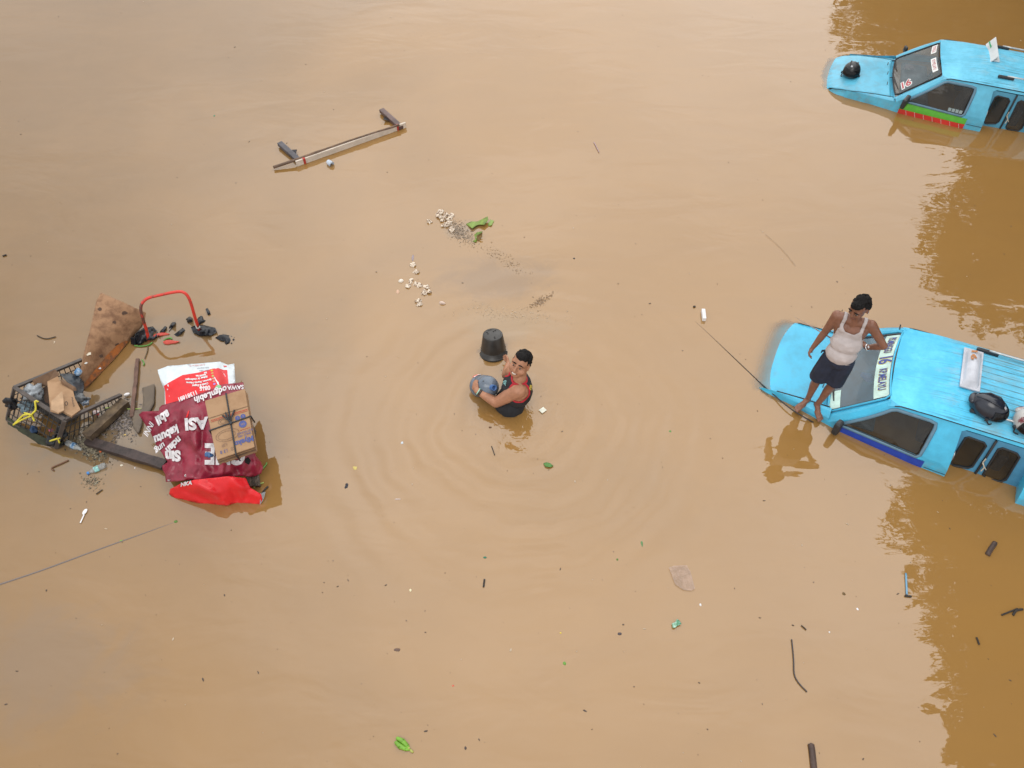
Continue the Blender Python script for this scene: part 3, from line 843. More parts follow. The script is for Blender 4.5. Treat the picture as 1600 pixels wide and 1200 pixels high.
def hand(bm, wrist, dirn, palm_n, k=1.0, curl=.5, spread=.0, thumb=1):
    """five-fingered hand rooted at the wrist; palm_n is where the palm faces"""
    d = Vector(dirn).normalized(); n = Vector(palm_n); n = (n - d * n.dot(d)).normalized(); s = d.cross(n).normalized() * thumb
    w_ = Vector(wrist)
    limb(bm, [(w_, .024 * k), (w_ + d * .030 * k, .025 * k)])
    roots = []
    for i, (off, ln, r) in enumerate(((.030, .070, .0092), (.010, .078, .0095), (-.011, .072, .009), (-.031, .056, .0082))):
        base = w_ + d * (.082 - .006 * abs(i - 1)) * k + s * off * k
        limb(bm, [(w_ + d * .025 * k + s * off * .6 * k, .017 * k), (base, .0125 * k)])
        a = curl * (1 + .12 * i); p = base; dd = d + s * (off * spread * 8)
        dd.normalize()
        pts = [(p, r * k * 1.1)]
        for seg_, fr in enumerate((.45, .32, .23)):
            ang = a * (.7 + .4 * seg_)
            dd = (dd * math.cos(ang) + n * math.sin(ang)).normalized()
            p = p + dd * ln * fr * k; pts.append((p, r * k * (1 - .08 * seg_)))
        limb(bm, pts)
    tb = w_ + d * .022 * k + s * .022 * k
    t1 = tb + (d * .55 + s * .75 + n * .25).normalized() * .036 * k
    t2 = t1 + (d * .75 + s * .35 + n * .5 * curl).normalized() * .030 * k
    t3 = t2 + (d * .8 + n * .7 * curl).normalized() * .022 * k
    limb(bm, [(tb, .015 * k), (t1, .0125 * k), (t2, .0105 * k), (t3, .009 * k)])
def foot(bm, ank, toe_dir, ground_z, k=1.0):
    d = Vector(toe_dir); d.z = 0; d.normalize(); s = Vector((0, 0, 1)).cross(d); a = Vector(ank)
    g = Vector((a.x, a.y, ground_z))
    limb(bm, [(a, .036 * k), (g - d * .035 * k + Vector((0, 0, .028)), .028 * k)])
    limb(bm, [(g - d * .03 * k + Vector((0, 0, .03)), .030 * k), (g + d * .07 * k + Vector((0, 0, .030)), .029 * k), (g + d * .13 * k + Vector((0, 0, .020)), .024 * k)])
    limb(bm, [(a, .036 * k), (g + d * .07 * k + Vector((0, 0, .036)), .028 * k)])
    limb(bm, [(g + d * .05 * k - s * .018 * k + Vector((0, 0, .022)), .022 * k), (g + d * .12 * k - s * .022 * k + Vector((0, 0, .018)), .020 * k)])
    limb(bm, [(g + d * .05 * k + s * .018 * k + Vector((0, 0, .022)), .022 * k), (g + d * .12 * k + s * .020 * k + Vector((0, 0, .018)), .020 * k)])
def toes(bm, ank, toe_dir, gz, side_, k=1.0):
    d = Vector(toe_dir); d.z = 0; d.normalize(); s = Vector((0, 0, 1)).cross(d) * side_; a = Vector(ank); g = Vector((a.x, a.y, gz))
    for i, (off, r, ln) in enumerate(((.030, .0125, .185), (.012, .009, .186), (-.004, .0085, .178), (-.019, .008, .168), (-.033, .0085, .155))):
        b = g + s * off * k + Vector((0, 0, .012))
        limb(bm, [(b + d * .125 * k, r * k), (b + d * (ln) * k - Vector((0, 0, .002)), r * k * .95)])

def garment(name, src_bm_builder, voxel, m, parent, keep, off=.0, thick=.004):
    """cloth shell: a swollen copy of the body part, kept where keep(p) is true"""
    bm = bmesh.new(); src_bm_builder(bm)
    o = remeshed('tmp_g', bm, voxel, m, None, 3)
    me = o.data; loc_ = o.location.copy(); bm = bmesh.new(); bm.from_mesh(me)
    bmesh.ops.translate(bm, verts=bm.verts[:], vec=loc_)
    bpy.data.objects.remove(o); bpy.data.meshes.remove(me)
    bm.normal_update()
    if off:
        for v in bm.verts: v.co += v.normal * off
    bmesh.ops.delete(bm, geom=[f for f in bm.faces if not keep(f.calc_center_median())], context='FACES')
    bmesh.ops.delete(bm, geom=[v for v in bm.verts if not v.link_faces], context='VERTS')
    for _ in range(4):          # even out the cut edges
        bd = [v for v in bm.verts if v.is_boundary]
        mv = []
        for v in bd:
            nb = [e.other_vert(v) for e in v.link_edges if e.is_boundary]
            if len(nb) == 2: mv.append((v, (v.co * 2 + nb[0].co + nb[1].co) / 4))
        for v, c in mv: v.co = c
    bmesh.ops.solidify(bm, geom=bm.faces[:], thickness=thick)
    return obj(name, bm, m, parent, True)

# ---------- man standing on the hood
def man_on_hood():
    root = thing('person', 'barefoot man in white tank top and navy shorts standing on the minibus hood', 'person', P(1268, 640, .02))
    ankL, ankR = P(1262, 624, .13), P(1277, 632, .13)
    kL, kR = P(1277, 592, .53), P(1302, 600, .52)
    hL, hR = P(1298, 560, .90), P(1321, 565, .90)
    wst = P(1315, 548, 1.04); chest = P(1331, 517, 1.30)
    sL, sR = P(1308, 493, 1.44), P(1361, 508, 1.43)
    neckb = P(1337, 497, 1.50); headc = P(1343, 481, 1.665)
    eL, wL = P(1289, 519, 1.17), P(1270, 543, .95)
    eR, wR = P(1381, 541, 1.21), P(1353, 543, 1.06)
    across = (sR - sL).normalized(); fwd = Vector((0, 0, 1)).cross(across) * -1; fwd.z = 0; fwd.normalize()
    if fwd.y > 0: fwd = -fwd
    gzL = .055; gzR = .05
    Bt = frame_from(fwd, (neckb - wst))
    def torso(bm, k=0.):
        hc = (hL + hR) / 2
        add_ball(bm, hc + Vector((0, 0, .03)), (.115 + k, .155 + k, .12 + k), Bt)
        add_ball(bm, wst + fwd * .03, (.132 + k, .160 + k, .12 + k), Bt)
        add_ball(bm, (wst + chest) / 2 + fwd * .03, (.130 + k, .163 + k, .13 + k), Bt)
        add_ball(bm, chest, (.112 + k, .162 + k, .15 + k), Bt)
        for s in (sL, sR):
            add_ball(bm, chest.lerp(s, .42) + fwd * .045, (.06 + k, .075 + k, .06 + k), Bt)   # pectorals
            limb(bm, [(neckb - Vector((0, 0, .05)), .058 + k), (s.lerp(neckb, .25) + Vector((0, 0, -.005)), .052 + k)])
            limb(bm, [(s.lerp(chest, .1), .055 + k), (wst.lerp(s, .25), .06 + k)])
    bm = bmesh.new(); torso(bm)
    limb(bm, [(neckb - Vector((0, 0, .07)), .062), (neckb, .053), (headc - Vector((0, 0, .06)), .052)])
    face_dir = P(1316, 497, 1.55) - P(1343, 481, 1.66)
    face_dir = Vector((-.72, -.58, -.30)).normalized()
    Bh = frame_from(face_dir, Vector((.05, .1, 1)))
    head_prims(bm, headc, Bh, 1.16)
    for s, e, w_, hd, pn, th_ in ((sL, eL, wL, (wL - eL), fwd * .3 + across, 1), (sR, eR, wR, None, None, 1)):
        limb(bm, [(s, .060), (s.lerp(e, .35), .052), (e, .040)])
        limb(bm, [(e, .041), (e.lerp(w_, .3), .041), (w_, .026)])
    hand(bm, wL, (wL - eL) + fwd * .02, across + fwd * .1, 1.0, .75, .0, -1)
    hand(bm, wR, (P(1344, 533, 1.08) - wR) - fwd * .03, -across * .5 - fwd * .3 + Vector((0, 0, -.3)), 1.0, .5, .0, 1)
    for h, k_, a in ((hL, kL, ankL), (hR, kR, ankR)):
        limb(bm, [(h, .088), (h.lerp(k_, .4), .078), (k_, .054)])
        calf = k_.lerp(a, .3) - fwd * .018
        limb(bm, [(k_, .052), (calf, .054), (k_.lerp(a, .7), .038), (a, .033)])
    tdL = P(1243, 640, .07) - ankL; tdR = P(1283, 656, .07) - ankR
    foot(bm, ankL, tdL, gzL); foot(bm, ankR, tdR, gzR)
    toes(bm, ankL, tdL, gzL, 1); toes(bm, ankR, tdR, gzR, -1)
    remeshed('body', bm, .0075, SKIN_N, root, 2)
    face_parts(root, headc, Bh, 1.16)
    hair(root, headc, Bh, 1.12, .026, [((.05, 0, .095), (.04, .05, .03))])
    # tank top
    shirt = mat('tank_top_white', (.46, .41, .405), .85, .10, 5, bump=.35, bscale=22)
    zc = chest.z
    def keep_shirt(p):
        q = p - chest; a = q.dot(across); f_ = q.dot(fwd); z = p.z
        if z < wst.z - .085 + .03 * (a > 0) * 0: return False
        top_front = zc + .075
        if abs(a) > .158 and z > zc - .06: return False
        mid_ = (neckb - chest).dot(across)
        da = a - mid_ * .9
        if z > top_front - .02 + .9 * max(0, abs(da) - .045) * 1.2 and abs(da) < .085: return False       # neckline
        if z > zc - .03:
            arm = .155 - .35 * max(0, z - (zc - .03))
            if abs(da) > max(.118, arm): return False
        return z < zc + .30
    sh = garment('tank_top', lambda b: torso(b, .0), .010, shirt, root, keep_shirt, .009, .004)
    for v in sh.data.vertices:            # cloth folds round the belly
        p = v.co
        v.co += v.normal * (.0035 * noise.noise(Vector((p.x * 9, p.y * 9, p.z * 38))) + .002 * noise.noise(p * 24))
    # shorts
    nav = mat('shorts_navy', (.012, .018, .040), .8, .25, 6, bump=.4, bscale=18)
    def shorts(b):
        hc = (hL + hR) / 2
        add_ball(b, hc + Vector((0, 0, .035)), (.135, .168, .125), Bt)
        add_ball(b, wst - Vector((0, 0, .055)), (.128, .152, .07), Bt)
        for h, k_ in ((hL, kL), (hR, kR)):
            limb(b, [(h, .105), (h.lerp(k_, .5), .108), (h.lerp(k_, .92), .105), (h.lerp(k_, 1.15), .10)])
    hem = kL.lerp(hL, .03).z
    so_ = garment('shorts', shorts, .011, nav, root, lambda p: hem + .02 < p.z < wst.z + .0 and True, .0, .006)
    for v in so_.data.vertices:
        p = v.co; v.co += v.normal * (.006 * noise.noise(Vector((p.x * 18, p.y * 18, p.z * 7))))
    # drawstring knot sticking out at the left waist
    bm = bmesh.new(); limb(bm, [(P(1291, 548, .98), .016), (P(1285, 548, .98), .010), (P(1283, 551, .96), .006)]); obj('drawstring', bm, nav, root, True)
    # wrist watch / ring
    ax = (wR - eR).normalized(); c = wR - ax * .02
    a1 = ax.orthogonal().normalized(); b1 = ax.cross(a1)
    bm = bmesh.new(); add_tube(bm, [c + (a1 * math.cos(t) + b1 * math.sin(t)) * .032 for t in [i * math.pi / 8 for i in range(16)]], .007, 6, closed=True)
    toc = (Vector((0, 0, HC)) - c).normalized(); tt = (toc - ax * toc.dot(ax)).normalized()
    add_ball(bm, c + Vector((0, -.6, .8)).normalized() * .034, (.018, .018, .018))
    obj('wristwatch', bm, mat('watch_steel', (.75, .77, .8), .2, metal=.9), root, True)
    bm = bmesh.new(); add_ball(bm, P(1266, 551, .90), .009); obj('ring', bm, mat('watch_steel', (.75, .77, .8), .2, metal=.9), root, True)
man_on_hood()

# ---------- man wading with a bottle and an upturned pot
def wader():
    root = thing('person', 'smiling man in black sleeveless shirt with red trim, waist deep in the water', 'person', P(798, 628, 0))
    base = P(799, 630, 0)
    sN = P(810, 610, .42); sF = P(801, 579, .46)
    neckb = P(812, 590, .52); headc = P(813, 569, .69)
    eN, wN = P(775, 629, .16), P(745, 610, .26)
    eF, wF = P(790, 586, .22), P(794, 568, .13)
    chest = (sN + sF) / 2 * .55 + base * .45; chest = base.lerp((sN + sF) / 2, .62) + Vector((.045, 0, 0))
    across = (sN - sF).normalized(); fwd = Vector((0, 0, 1)).cross(across); fwd.z = 0; fwd.normalize()
    if fwd.x > 0: fwd = -fwd
    Bt = frame_from(fwd, neckb - base)
    def torso(bm, k=0.):
        add_ball(bm, base + Vector((0, 0, -.30)), (.17 + k, .19 + k, .2 + k), Bt)
        add_ball(bm, base + fwd * .02, (.18 + k, .20 + k, .20 + k), Bt)
        add_ball(bm, chest + fwd * .01, (.175 + k, .215 + k, .185 + k), Bt)
        add_ball(bm, chest.lerp(neckb, .40), (.15 + k, .20 + k, .14 + k), Bt)
        for s in (sN, sF):
            add_ball(bm, chest.lerp(s, .4) + fwd * .065 + Vector((0, 0, .02)), (.08 + k, .085 + k, .08 + k), Bt)
            limb(bm, [(neckb - Vector((0, 0, .05)), .070 + k), (s.lerp(neckb, .22), .066 + k)])
            limb(bm, [(s.lerp(chest, .12), .075 + k), (base.lerp(s, .4), .08 + k)])
    bm = bmesh.new(); torso(bm)
    limb(bm, [(neckb - Vector((0, 0, .08)), .075), (neckb, .080), (headc - Vector((0, 0, .06)), .078)])
    fd = Vector((-.42, -.80, .38)).normalized()
    Bh = frame_from(fd, Vector((.30, .22, 1)))
    k = 1.32
    head_prims(bm, headc, Bh, k, 1.26)
    limb(bm, [(sN, .095), (sN.lerp(eN, .35), .084), (eN, .062)])
    limb(bm, [(eN, .062), (eN.lerp(wN, .3), .058), (wN, .037)])
    limb(bm, [(sF, .078), (sF.lerp(eF, .4), .066), (eF, .050)])
    limb(bm, [(eF, .050), (eF.lerp(wF, .35), .048), (wF, .032)])
    hand(bm, wN, (P(740, 592, .29) - wN), (JUGC - wN), 1.08, .45, .05, 1)
    hand(bm, wF, (P(791, 553, .06) - wF), Vector((-1, .2, 0)), 1.05, .45, .05, 1)
    # legs reach the road below
    for s in (-1, 1):
        h = base + across * s * .10 + Vector((0, 0, -.25)); limb(bm, [(h, .11), (h + Vector((-.03, 0, -.42)), .075), (h + Vector((0, 0, -.82)), .05)])
    remeshed('body', bm, .008, SKIN_L, root, 2)
    face_parts(root, headc, Bh, k, True, 1.2)
    hair(root, headc, Bh, k, .018)
    blk = mat('shirt_black', (.012, .013, .017), .8, .3, 5, bump=.3, bscale=16)
    red = mat('trim_red', (.42, .012, .025), .7)
    nb = neckb
    def dneck(p): return (p - (neckb + Vector((.0, 0, .03)))).length
    def dsh(p, s):
        q = p - (s + (s - (sN + sF) / 2).normalized() * .035); q2 = q - Vector((0, 0, 0)); return q.length
    def keep(p): return dneck(p) > .098 and dsh(p, sN) > .118 and dsh(p, sF) > .118 and p.z > -.3
    g = garment('sleeveless_shirt', lambda b: torso(b, .0), .010, blk, root, keep, .010, .004)
    SUBM.append(g)
    for v in g.data.vertices:
        p = v.co; v.co += v.normal * (.005 * noise.noise(p * 11))
    def trim(keep2):
        return garment('shirt_trim', lambda b: torso(b, .0), .010, red, root, keep2, .013, .006)
    trim(lambda p: .092 < dneck(p) < .116 and dsh(p, sN) > .115 and dsh(p, sF) > .115)
    trim(lambda p: .114 < dsh(p, sN) < .134 and dneck(p) > .095)
    trim(lambda p: .114 < dsh(p, sF) < .134 and dneck(p) > .095)
    # prints: pale cyan on the chest, yellow letters on the back
    dg = bpy.context.evaluated_depsgraph_get(); bpy.context.view_layer.update()
    me = g.data; mw = g.matrix_world
    T = BVHTree.FromPolygons([mw @ v.co for v in me.vertices], [tuple(p_.vertices) for p_ in me.polygons])
    def stick(px, py, z):
        s_ = Vector((0, 0, HC)); d = (P(px, py, z) - s_).normalized(); h = T.ray_cast(s_, d)
        return (h[0] - d * .004) if h[0] is not None else None
    def print_text(s, cx, cy, ang, size, m, name):
        pts, fs = text_tris(s, .04, 1.0, .3); b = bmesh.new(); V = []
        for x, y in pts:
            u = x * size; v = -y * size
            V.append(stick(cx + u * math.cos(ang) - v * math.sin(ang), cy + u * math.sin(ang) + v * math.cos(ang), .3))
        VV = [b.verts.new(q) if q is not None else None for q in V]
        for f in fs:
            if all(VV[i] is not None for i in f) and all((V[i] - chest).length < .45 for i in f) and max((V[f[0]] - V[f[1]]).length, (V[f[1]] - V[f[2]]).length, (V[f[0]] - V[f[2]]).length) < .05: b.faces.new([VV[i] for i in f])
        if len(b.faces): obj(name, b, m, g)
        else: b.free()
    print_text('MIA', 829, 606, math.radians(100), 5.5, mat('print_yellow', (.55, .42, .06), .6), 'shirt_print')
    print_text('SK', 787.5, 598, math.radians(100), 8, mat('print_cyan', (.20, .42, .42), .6), 'shirt_print')
    # bracelets
    ax = (wN - eN).normalized()
    a1 = ax.orthogonal().normalized(); b1 = ax.cross(a1)
    for off, m in ((-.020, mat('bracelet_mint', (.30, .62, .50), .5)), (-.050, mat('bracelet_black', (.015, .015, .015), .5)), (-.035, mat('bracelet_black', (.015, .015, .015), .5))):
        bm = bmesh.new(); c = wN + ax * off
        add_tube(bm, [c + (a1 * math.cos(t) + b1 * math.sin(t)) * (.036 - off * .12) for t in [i * math.pi / 10 for i in range(20)]], .0065, 6, closed=True)
        obj('bracelet', bm, m, root, True)
# bottle frame: axis from its bottom to its neck
JUG0 = P(748, 604, .04); JUG1 = P(770, 607, .30)
JUGC = P(758, 604, .17)
wader()

def jug():
    ax = (JUG1 - JUG0).normalized(); root = thing('water_bottle', 'large grey blue plastic water bottle hugged under the arm of the wading man', 'bottle', JUGC)
    c = JUGC - ax * .19
    prof = [(.0, -.0), (.09, .0), (.122, .015), (.134, .04), (.134, .09), (.128, .10), (.128, .112), (.134, .122), (.135, .20), (.129, .212), (.129, .222), (.134, .234), (.132, .275), (.118, .318), (.085, .350), (.048, .372), (.033, .380)]
    m = mat('bottle_plastic', (.13, .165, .215), .22, .15, 6, spec=.6, alpha=.90)
    bm = bmesh.new(); add_lathe(bm, prof, c, ax, 40); bmesh.ops.recalc_face_normals(bm, faces=bm.faces[:])
    b = obj('bottle_body', bm, m, root, True); SUBM.append(b)
    bm = bmesh.new(); add_lathe(bm, [(.033, .372), (.036, .378), (.036, .384), (.031, .388), (.030, .425), (.034, .428), (.034, .434), (.026, .436), (.025, .39), (.0, .385)], c, ax, 28)
    bmesh.ops.recalc_face_normals(bm, faces=bm.faces[:])
    obj('neck', bm, mat('neck_blue', (.05, .13, .33), .35), root, True)
    # moulded recess marks on the shoulder and the handle dimple
    a1 = Vector((0, 0, 1)); a1 = (a1 - ax * a1.dot(ax)).normalized(); b1 = ax.cross(a1)
    bm = bmesh.new(); add_ball(bm, c + ax * .30 + (a1 * .9 + b1 * .35).normalized() * .112, (.03, .022, .008), frame_from(ax, (a1 * .9 + b1 * .35)))
    obj('moulded_recess', bm, mat('bottle_recess', (.05, .055, .06), .4), root, True)
    # red and white label scrap by the hand
    g = bmesh.new(); rr = .139; rows = []
    for i in range(7):
        t = lerp(.02, .09, i / 6)
        rows.append([g.verts.new(c + ax * t + (a1 * math.cos(q) + b1 * math.sin(q)) * rr) for q in [lerp(-.55, .2, j / 8) for j in range(9)]])
    for i in range(6):
        for j in range(8): g.faces.new((rows[i][j], rows[i][j + 1], rows[i + 1][j + 1], rows[i + 1][j]))
    obj('label_scrap', g, mat('label_red_white', (.6, .05, .03), .4, .0, 22, (.75, .72, .7), lo=.48, hi=.52), root, True)
jug()

def pot():
    c = P(771, 549, 0); top = P(769.5, 521, .275); ax = (top - c).normalized()
    ax = Vector((ax.x * .6, ax.y * .9, ax.z)).normalized()
    root = thing('plant_pot', 'black plastic plant pot floating upside down in the hand of the wading man', 'pot', c)
    m = mat('pot_black', (.030, .028, .026), .36, .2, 12, bump=.1, bscale=30)
    bm = bmesh.new()
    add_lathe(bm, [(.0, .272), (.112, .272), (.120, .266), (.124, .255), (.152, .06), (.152, .052), (.157, .050), (.159, .0), (.176, -.002), (.180, -.012), (.176, -.03), (.150, -.03), (.0, -.03)], c, ax, 48)
    bmesh.ops.recalc_face_normals(bm, faces=bm.faces[:]); b = obj('pot_body', bm, m, root, False); SUBM.append(b)
    for p in b.data.polygons: p.use_smooth = True
    a1 = ax.orthogonal().normalized(); b1 = ax.cross(a1)
    g = bmesh.new(); add_tube(g, [c + ax * .268 + (a1 * math.cos(t) + b1 * math.sin(t)) * .117 for t in [i * math.pi / 24 for i in range(48)]], .004, 6, closed=True)
    obj('base_ridge', g, m, root, True)
    hm = mat('hole_dark', (.004, .004, .004), 1.)
    for a, r_ in ((.4, .078), (.65, .055), (1.9, .080), (2.2, .058), (4.3, .060), (4.25, .085)):
        bm = bmesh.new(); p = c + ax * .2735 + (a1 * math.cos(a) + b1 * math.sin(a)) * r_
        add_lathe(bm, [(.0, .0), (.009, .0), (.009, -.002)], p, ax, 12); obj('drain_hole', bm, hm, root)
    bm = bmesh.new()
    for a in (1.2, 3.3, 5.4):
        for q in range(5):
            t = a + (q - 2) * .13
            add_box(bm, c + ax * .2735 + (a1 * math.cos(t) + b1 * math.sin(t)) * .098, (.007, .010, .002), frame_from(a1 * math.cos(t) + b1 * math.sin(t), ax))
    obj('embossed_mark', bm, mat('pot_grey', (.05, .05, .05), .5), root)
pot()
# ------------------------------------------------------------------ floating rubbish
def zfun(ctrl, pw=2.4):
    """smooth height field over picture-located control points (x, y, z)"""
    seen = {}
    for a, b, c in ctrl: seen[(a, b)] = c
    C_ = np.array([(a, b, c) for (a, b), c in seen.items()], float); n = len(C_)
    if n < 4:
        def z0(x, y):
            w_ = [1 / ((x - a) ** 2 + (y - b) ** 2 + 4) for a, b, c in C_]; return float(sum(k * c[2] for k, c in zip(w_, C_)) / sum(w_))
        return z0
    R_ = np.hypot(C_[:, None, 0] - C_[None, :, 0], C_[:, None, 1] - C_[None, :, 1]) + np.eye(n) * -1.0
    Q = np.hstack([np.ones((n, 1)), C_[:, :2] / 100]); A = np.vstack([np.hstack([R_, Q]), np.hstack([Q.T, np.zeros((3, 3))])])
    sol = np.linalg.lstsq(A, np.concatenate([C_[:, 2], np.zeros(3)]), rcond=None)[0]
    lo_, hi_ = C_[:, 2].min() - .04, C_[:, 2].max() + .06
    def z(x, y):
        v = float((np.hypot(C_[:, 0] - x, C_[:, 1] - y) * sol[:n]).sum() + sol[n] + sol[n + 1] * x / 100 + sol[n + 2] * y / 100)
        return min(hi_, max(lo_, v))
    return z
def folds(x, y, seed, amp, sc=.035):
    p = Vector((x * sc, y * sc, seed))
    q = Vector((x * sc * .8 + y * sc * .9, (y - x) * sc * .25, seed + 4))
    a = 1 - abs(noise.noise(p * 1.0)) * 2.4; b = 1 - abs(noise.noise(q * 1.5)) * 2.6; c = 1 - abs(noise.noise(p * 3.1)) * 2.2
    return amp * (.45 * a + .6 * b + .22 * c)
def sheet(name, outline, ctrl, m, parent=None, step=6, amp=.02, sc=.035, seed=1., thick=.004, smooth=True, ridges=()):
    zf = zfun(ctrl)
    def rid(x, y):
        s = 0.
        for x0, y0, x1, y1, wd, am in ridges:
            dx, dy = x1 - x0, y1 - y0; t = min(1, max(0, ((x - x0) * dx + (y - y0) * dy) / (dx * dx + dy * dy)))
            q = math.hypot(x - x0 - t * dx, y - y0 - t * dy) / wd
            if q < 1: s += am * (1 - q) ** 1.3 * min(1, 4 * t * (1 - t) + .35)
        return s
    def h(x, y): return zf(x, y) + folds(x, y, seed, amp, sc) + rid(x, y)
    pts, T = tri_region(outline, [], step)
    bm = mesh_from([P(x, y, h(x, y)) for x, y in pts], T)
    bmesh.ops.recalc_face_normals(bm, faces=bm.faces[:])
    if sum(f.normal.z * f.calc_area() for f in bm.faces) < 0: bmesh.ops.reverse_faces(bm, faces=bm.faces[:])
    bmesh.ops.solidify(bm, geom=bm.faces[:], thickness=thick)
    o = obj(name, bm, m, parent, smooth)
    return o, h
def text_px(parent, s, cx, cy, ang, sx, sy, h, m, bold=.03, bend=None, name='lettering', lift=.010, skew=0., sub=.12):
    """lettering laid on a draped sheet: centre, turn (radians, picture plane), letter size"""
    bm = bmesh.new(); ca, sa = math.cos(ang), math.sin(ang)
    def mp(u, v):
        v2 = v + (bend * u * u if bend else 0)
        a, b = (u + skew * v) * sx, -v2 * sy
        x, y = cx + a * ca - b * sa, cy + a * sa + b * ca
        return P(x, y, h(x, y) + lift)
    text_on(bm, s, mp, bold, sub)
    return obj(name, bm, m, parent)
TARP = mat('tarp_maroon', (.25, .018, .042), .33, .25, 3, bump=.6, bscale=11, spec=.5)
TXT = mat('print_white', (.62, .60, .62), .6, .1, 20)
RED = mat('sack_red', (.66, .012, .018), .38, .1, 3, bump=.15, bscale=10)
WHT = mat('sack_white', (.60, .66, .70), .45, .08, 4, bump=.15, bscale=10)
CARD = mat('cardboard', (.35, .215, .12), .85, .0, 6, (.27, .155, .08), lo=.45, hi=.75, bump=.1, bscale=20)
CARD2 = mat('cardboard_dirty', (.27, .155, .085), .9, .35, 7, (.10, .06, .04), bump=.2, bscale=20)
WOODD = mat('wet_wood', (.075, .045, .035), .6, .4, 5, bump=.5, bscale=20, stretch=(1, 1, 1))
BLK = mat('wet_black_plastic', (.009, .011, .016), .26, .3, 10, spec=.35)
DIRT = mat('dark_debris', (.03, .024, .02), .8)

# ---- the sack of folded banners under the maroon sheet
def bag_pile():
    # white and red printed sack (back)
    root = thing('banner_sack', 'white and red printed sack lying behind the maroon sheet, with rows of small print', 'sack', P(305, 610, 0))
    ol = [(246, 578), (262, 572), (320, 567), (344, 565), (356, 570), (366, 568), (368, 600), (369, 640), (300, 650), (258, 640), (257, 610), (251, 595)]
    ctrl = [(246, 578, .28), (300, 569, .30), (344, 565, .30), (367, 569, .16), (368, 600, .22), (257, 612, .22), (258, 640, .28), (310, 600, .40), (340, 600, .42), (300, 640, .42), (350, 630, .42)]
    o, h = sheet('sack_front', ol, ctrl, WHT, root, 4, .010, .05, 2., ridges=[(262, 575, 262, 610, 8, .03), (300, 570, 285, 600, 10, -.03), (345, 568, 356, 605, 8, -.03), (268, 640, 300, 610, 8, .03), (332, 580, 345, 610, 7, .02)])
    ro = [(256, 603), (265, 597), (285, 586), (310, 582), (332, 576), (341, 575), (349, 578), (355, 578), (357, 600), (358, 642), (300, 648), (259, 638), (258, 612)]
    pts, T = tri_region(ro, [], 5)
    bm = mesh_from([P(x, y, h(x, y) + .004) for x, y in pts], T); bmesh.ops.recalc_face_normals(bm, faces=bm.faces[:])
    obj('red_print', bm, RED, o, True)
    pts, T = tri_region([(349, 571), (354, 571.5), (354.5, 573), (350, 573)], [], 3)
    obj('print_mark', mesh_from([P(x, y, h(x, y) + .005) for x, y in pts], T), RED, o)
    a = math.radians(172)
    for i, (s, x, y, w_) in enumerate((('Banner', 321, 582.5, 11), ('Spanduk Kain', 314, 587, 20), ('Stiker & Undangan', 307, 592, 32), ('Brosur, Kartu Nama', 311, 597, 33), ('Cetak & Digital', 313, 601.5, 28), ('Kalender', 317, 606, 18))):
        text_px(o, s, x, y, a, w_ * .145, 4.0, h, TXT, .06, bend=-.03, lift=.010, sub=.5)
    for s, x, y, col in (('jl. raya cetak no. 12', 298, 572, (.5, .1, .1)), ('buka setiap hari', 307, 576, (.15, .15, .2)), ('senin - sabtu', 309, 580, (.15, .15, .2))):
        text_px(o, s, x + 10, y - 1, math.radians(176), 3.0, 3.4, h, mat('print_%d' % int(col[0] * 100), col, .6), .0, lift=.008, sub=.5)
    for i, col in enumerate(((.5, .42, .05), (.45, .30, .1), (.40, .42, .12), (.55, .30, .2), (.6, .25, .2), (.35, .2, .6))):
        bm = bmesh.new(); x, y = 331 + i * .8, 579 + i * 4.2
        p = P(x, y, h(x, y) + .008); add_lathe(bm, [(0, .003), (.013, .003), (.014, 0)], p, (0, 0, 1), 14); obj('round_icon', bm, mat('icon_%d' % i, col, .5), o)
    # dark side of the bundle under the sack
    bm = bmesh.new()
    add_box(bm, P(312, 622, .06), (.70, .52, .16), Matrix.Rotation(.05, 3, 'Z'), .05)
    obj('stuffing', bm, mat('stuffing_dark', (.05, .035, .03), .9, .4, 6), root, True)
    # red sack under the front hem
    rs = thing('red_sack', 'shiny bright red sack bulging out below the maroon sheet', 'sack', P(335, 770, 0))
    ol = [(264, 772), (266, 764), (280, 757), (302, 750), (358, 744), (384, 747), (391, 762), (408, 772), (410, 780), (407, 789), (385, 787), (365, 787), (353, 791), (345, 790), (318, 788), (290, 782), (272, 778)]
    ctrl = [(264, 772, .01), (280, 757, .24), (310, 748, .34), (358, 744, .36), (384, 747, .28), (391, 762, .2), (409, 776, .08), (407, 789, -.01), (385, 787, -.01), (365, 788, -.015), (353, 791, -.015), (345, 790, -.015), (318, 788, -.015), (290, 782, -.015), (272, 778, -.01), (330, 765, .27), (365, 765, .26), (300, 768, .20)]
    o, h = sheet('sack_body', ol, ctrl, RED, rs, 4, .006, .012, 5., ridges=[(300, 752, 345, 778, 14, .07), (345, 778, 360, 790, 8, .03), (358, 745, 385, 768, 12, .05), (385, 768, 409, 778, 8, .03), (280, 762, 335, 786, 9, -.04), (360, 762, 372, 785, 9, -.05), (320, 750, 340, 765, 6, -.02), (390, 764, 380, 784, 6, -.03)])
    text_px(o, 'NKA', 291, 756, math.radians(-12), 8.5, 8, h, TXT, .05, lift=.014, skew=.3)
    bm = bmesh.new(); pts = [(407, 771, .11), (415, 768, .05), (412, 780, .02), (406, 789, .02)]
    f = [bm.verts.new(P(x, y, z)) for x, y, z in pts]; bm.faces.new(f); bmesh.ops.solidify(bm, geom=bm.faces[:], thickness=.006)
    obj('white_corner', bm, WHT, rs)
    # soggy dark bundle between sheet and red sack at the right
    bd = thing('wet_bundle', 'dark soggy bundle of folded paper poking out under the right hem of the maroon sheet', 'bundle', P(394, 745, 0))
    bm = bmesh.new()
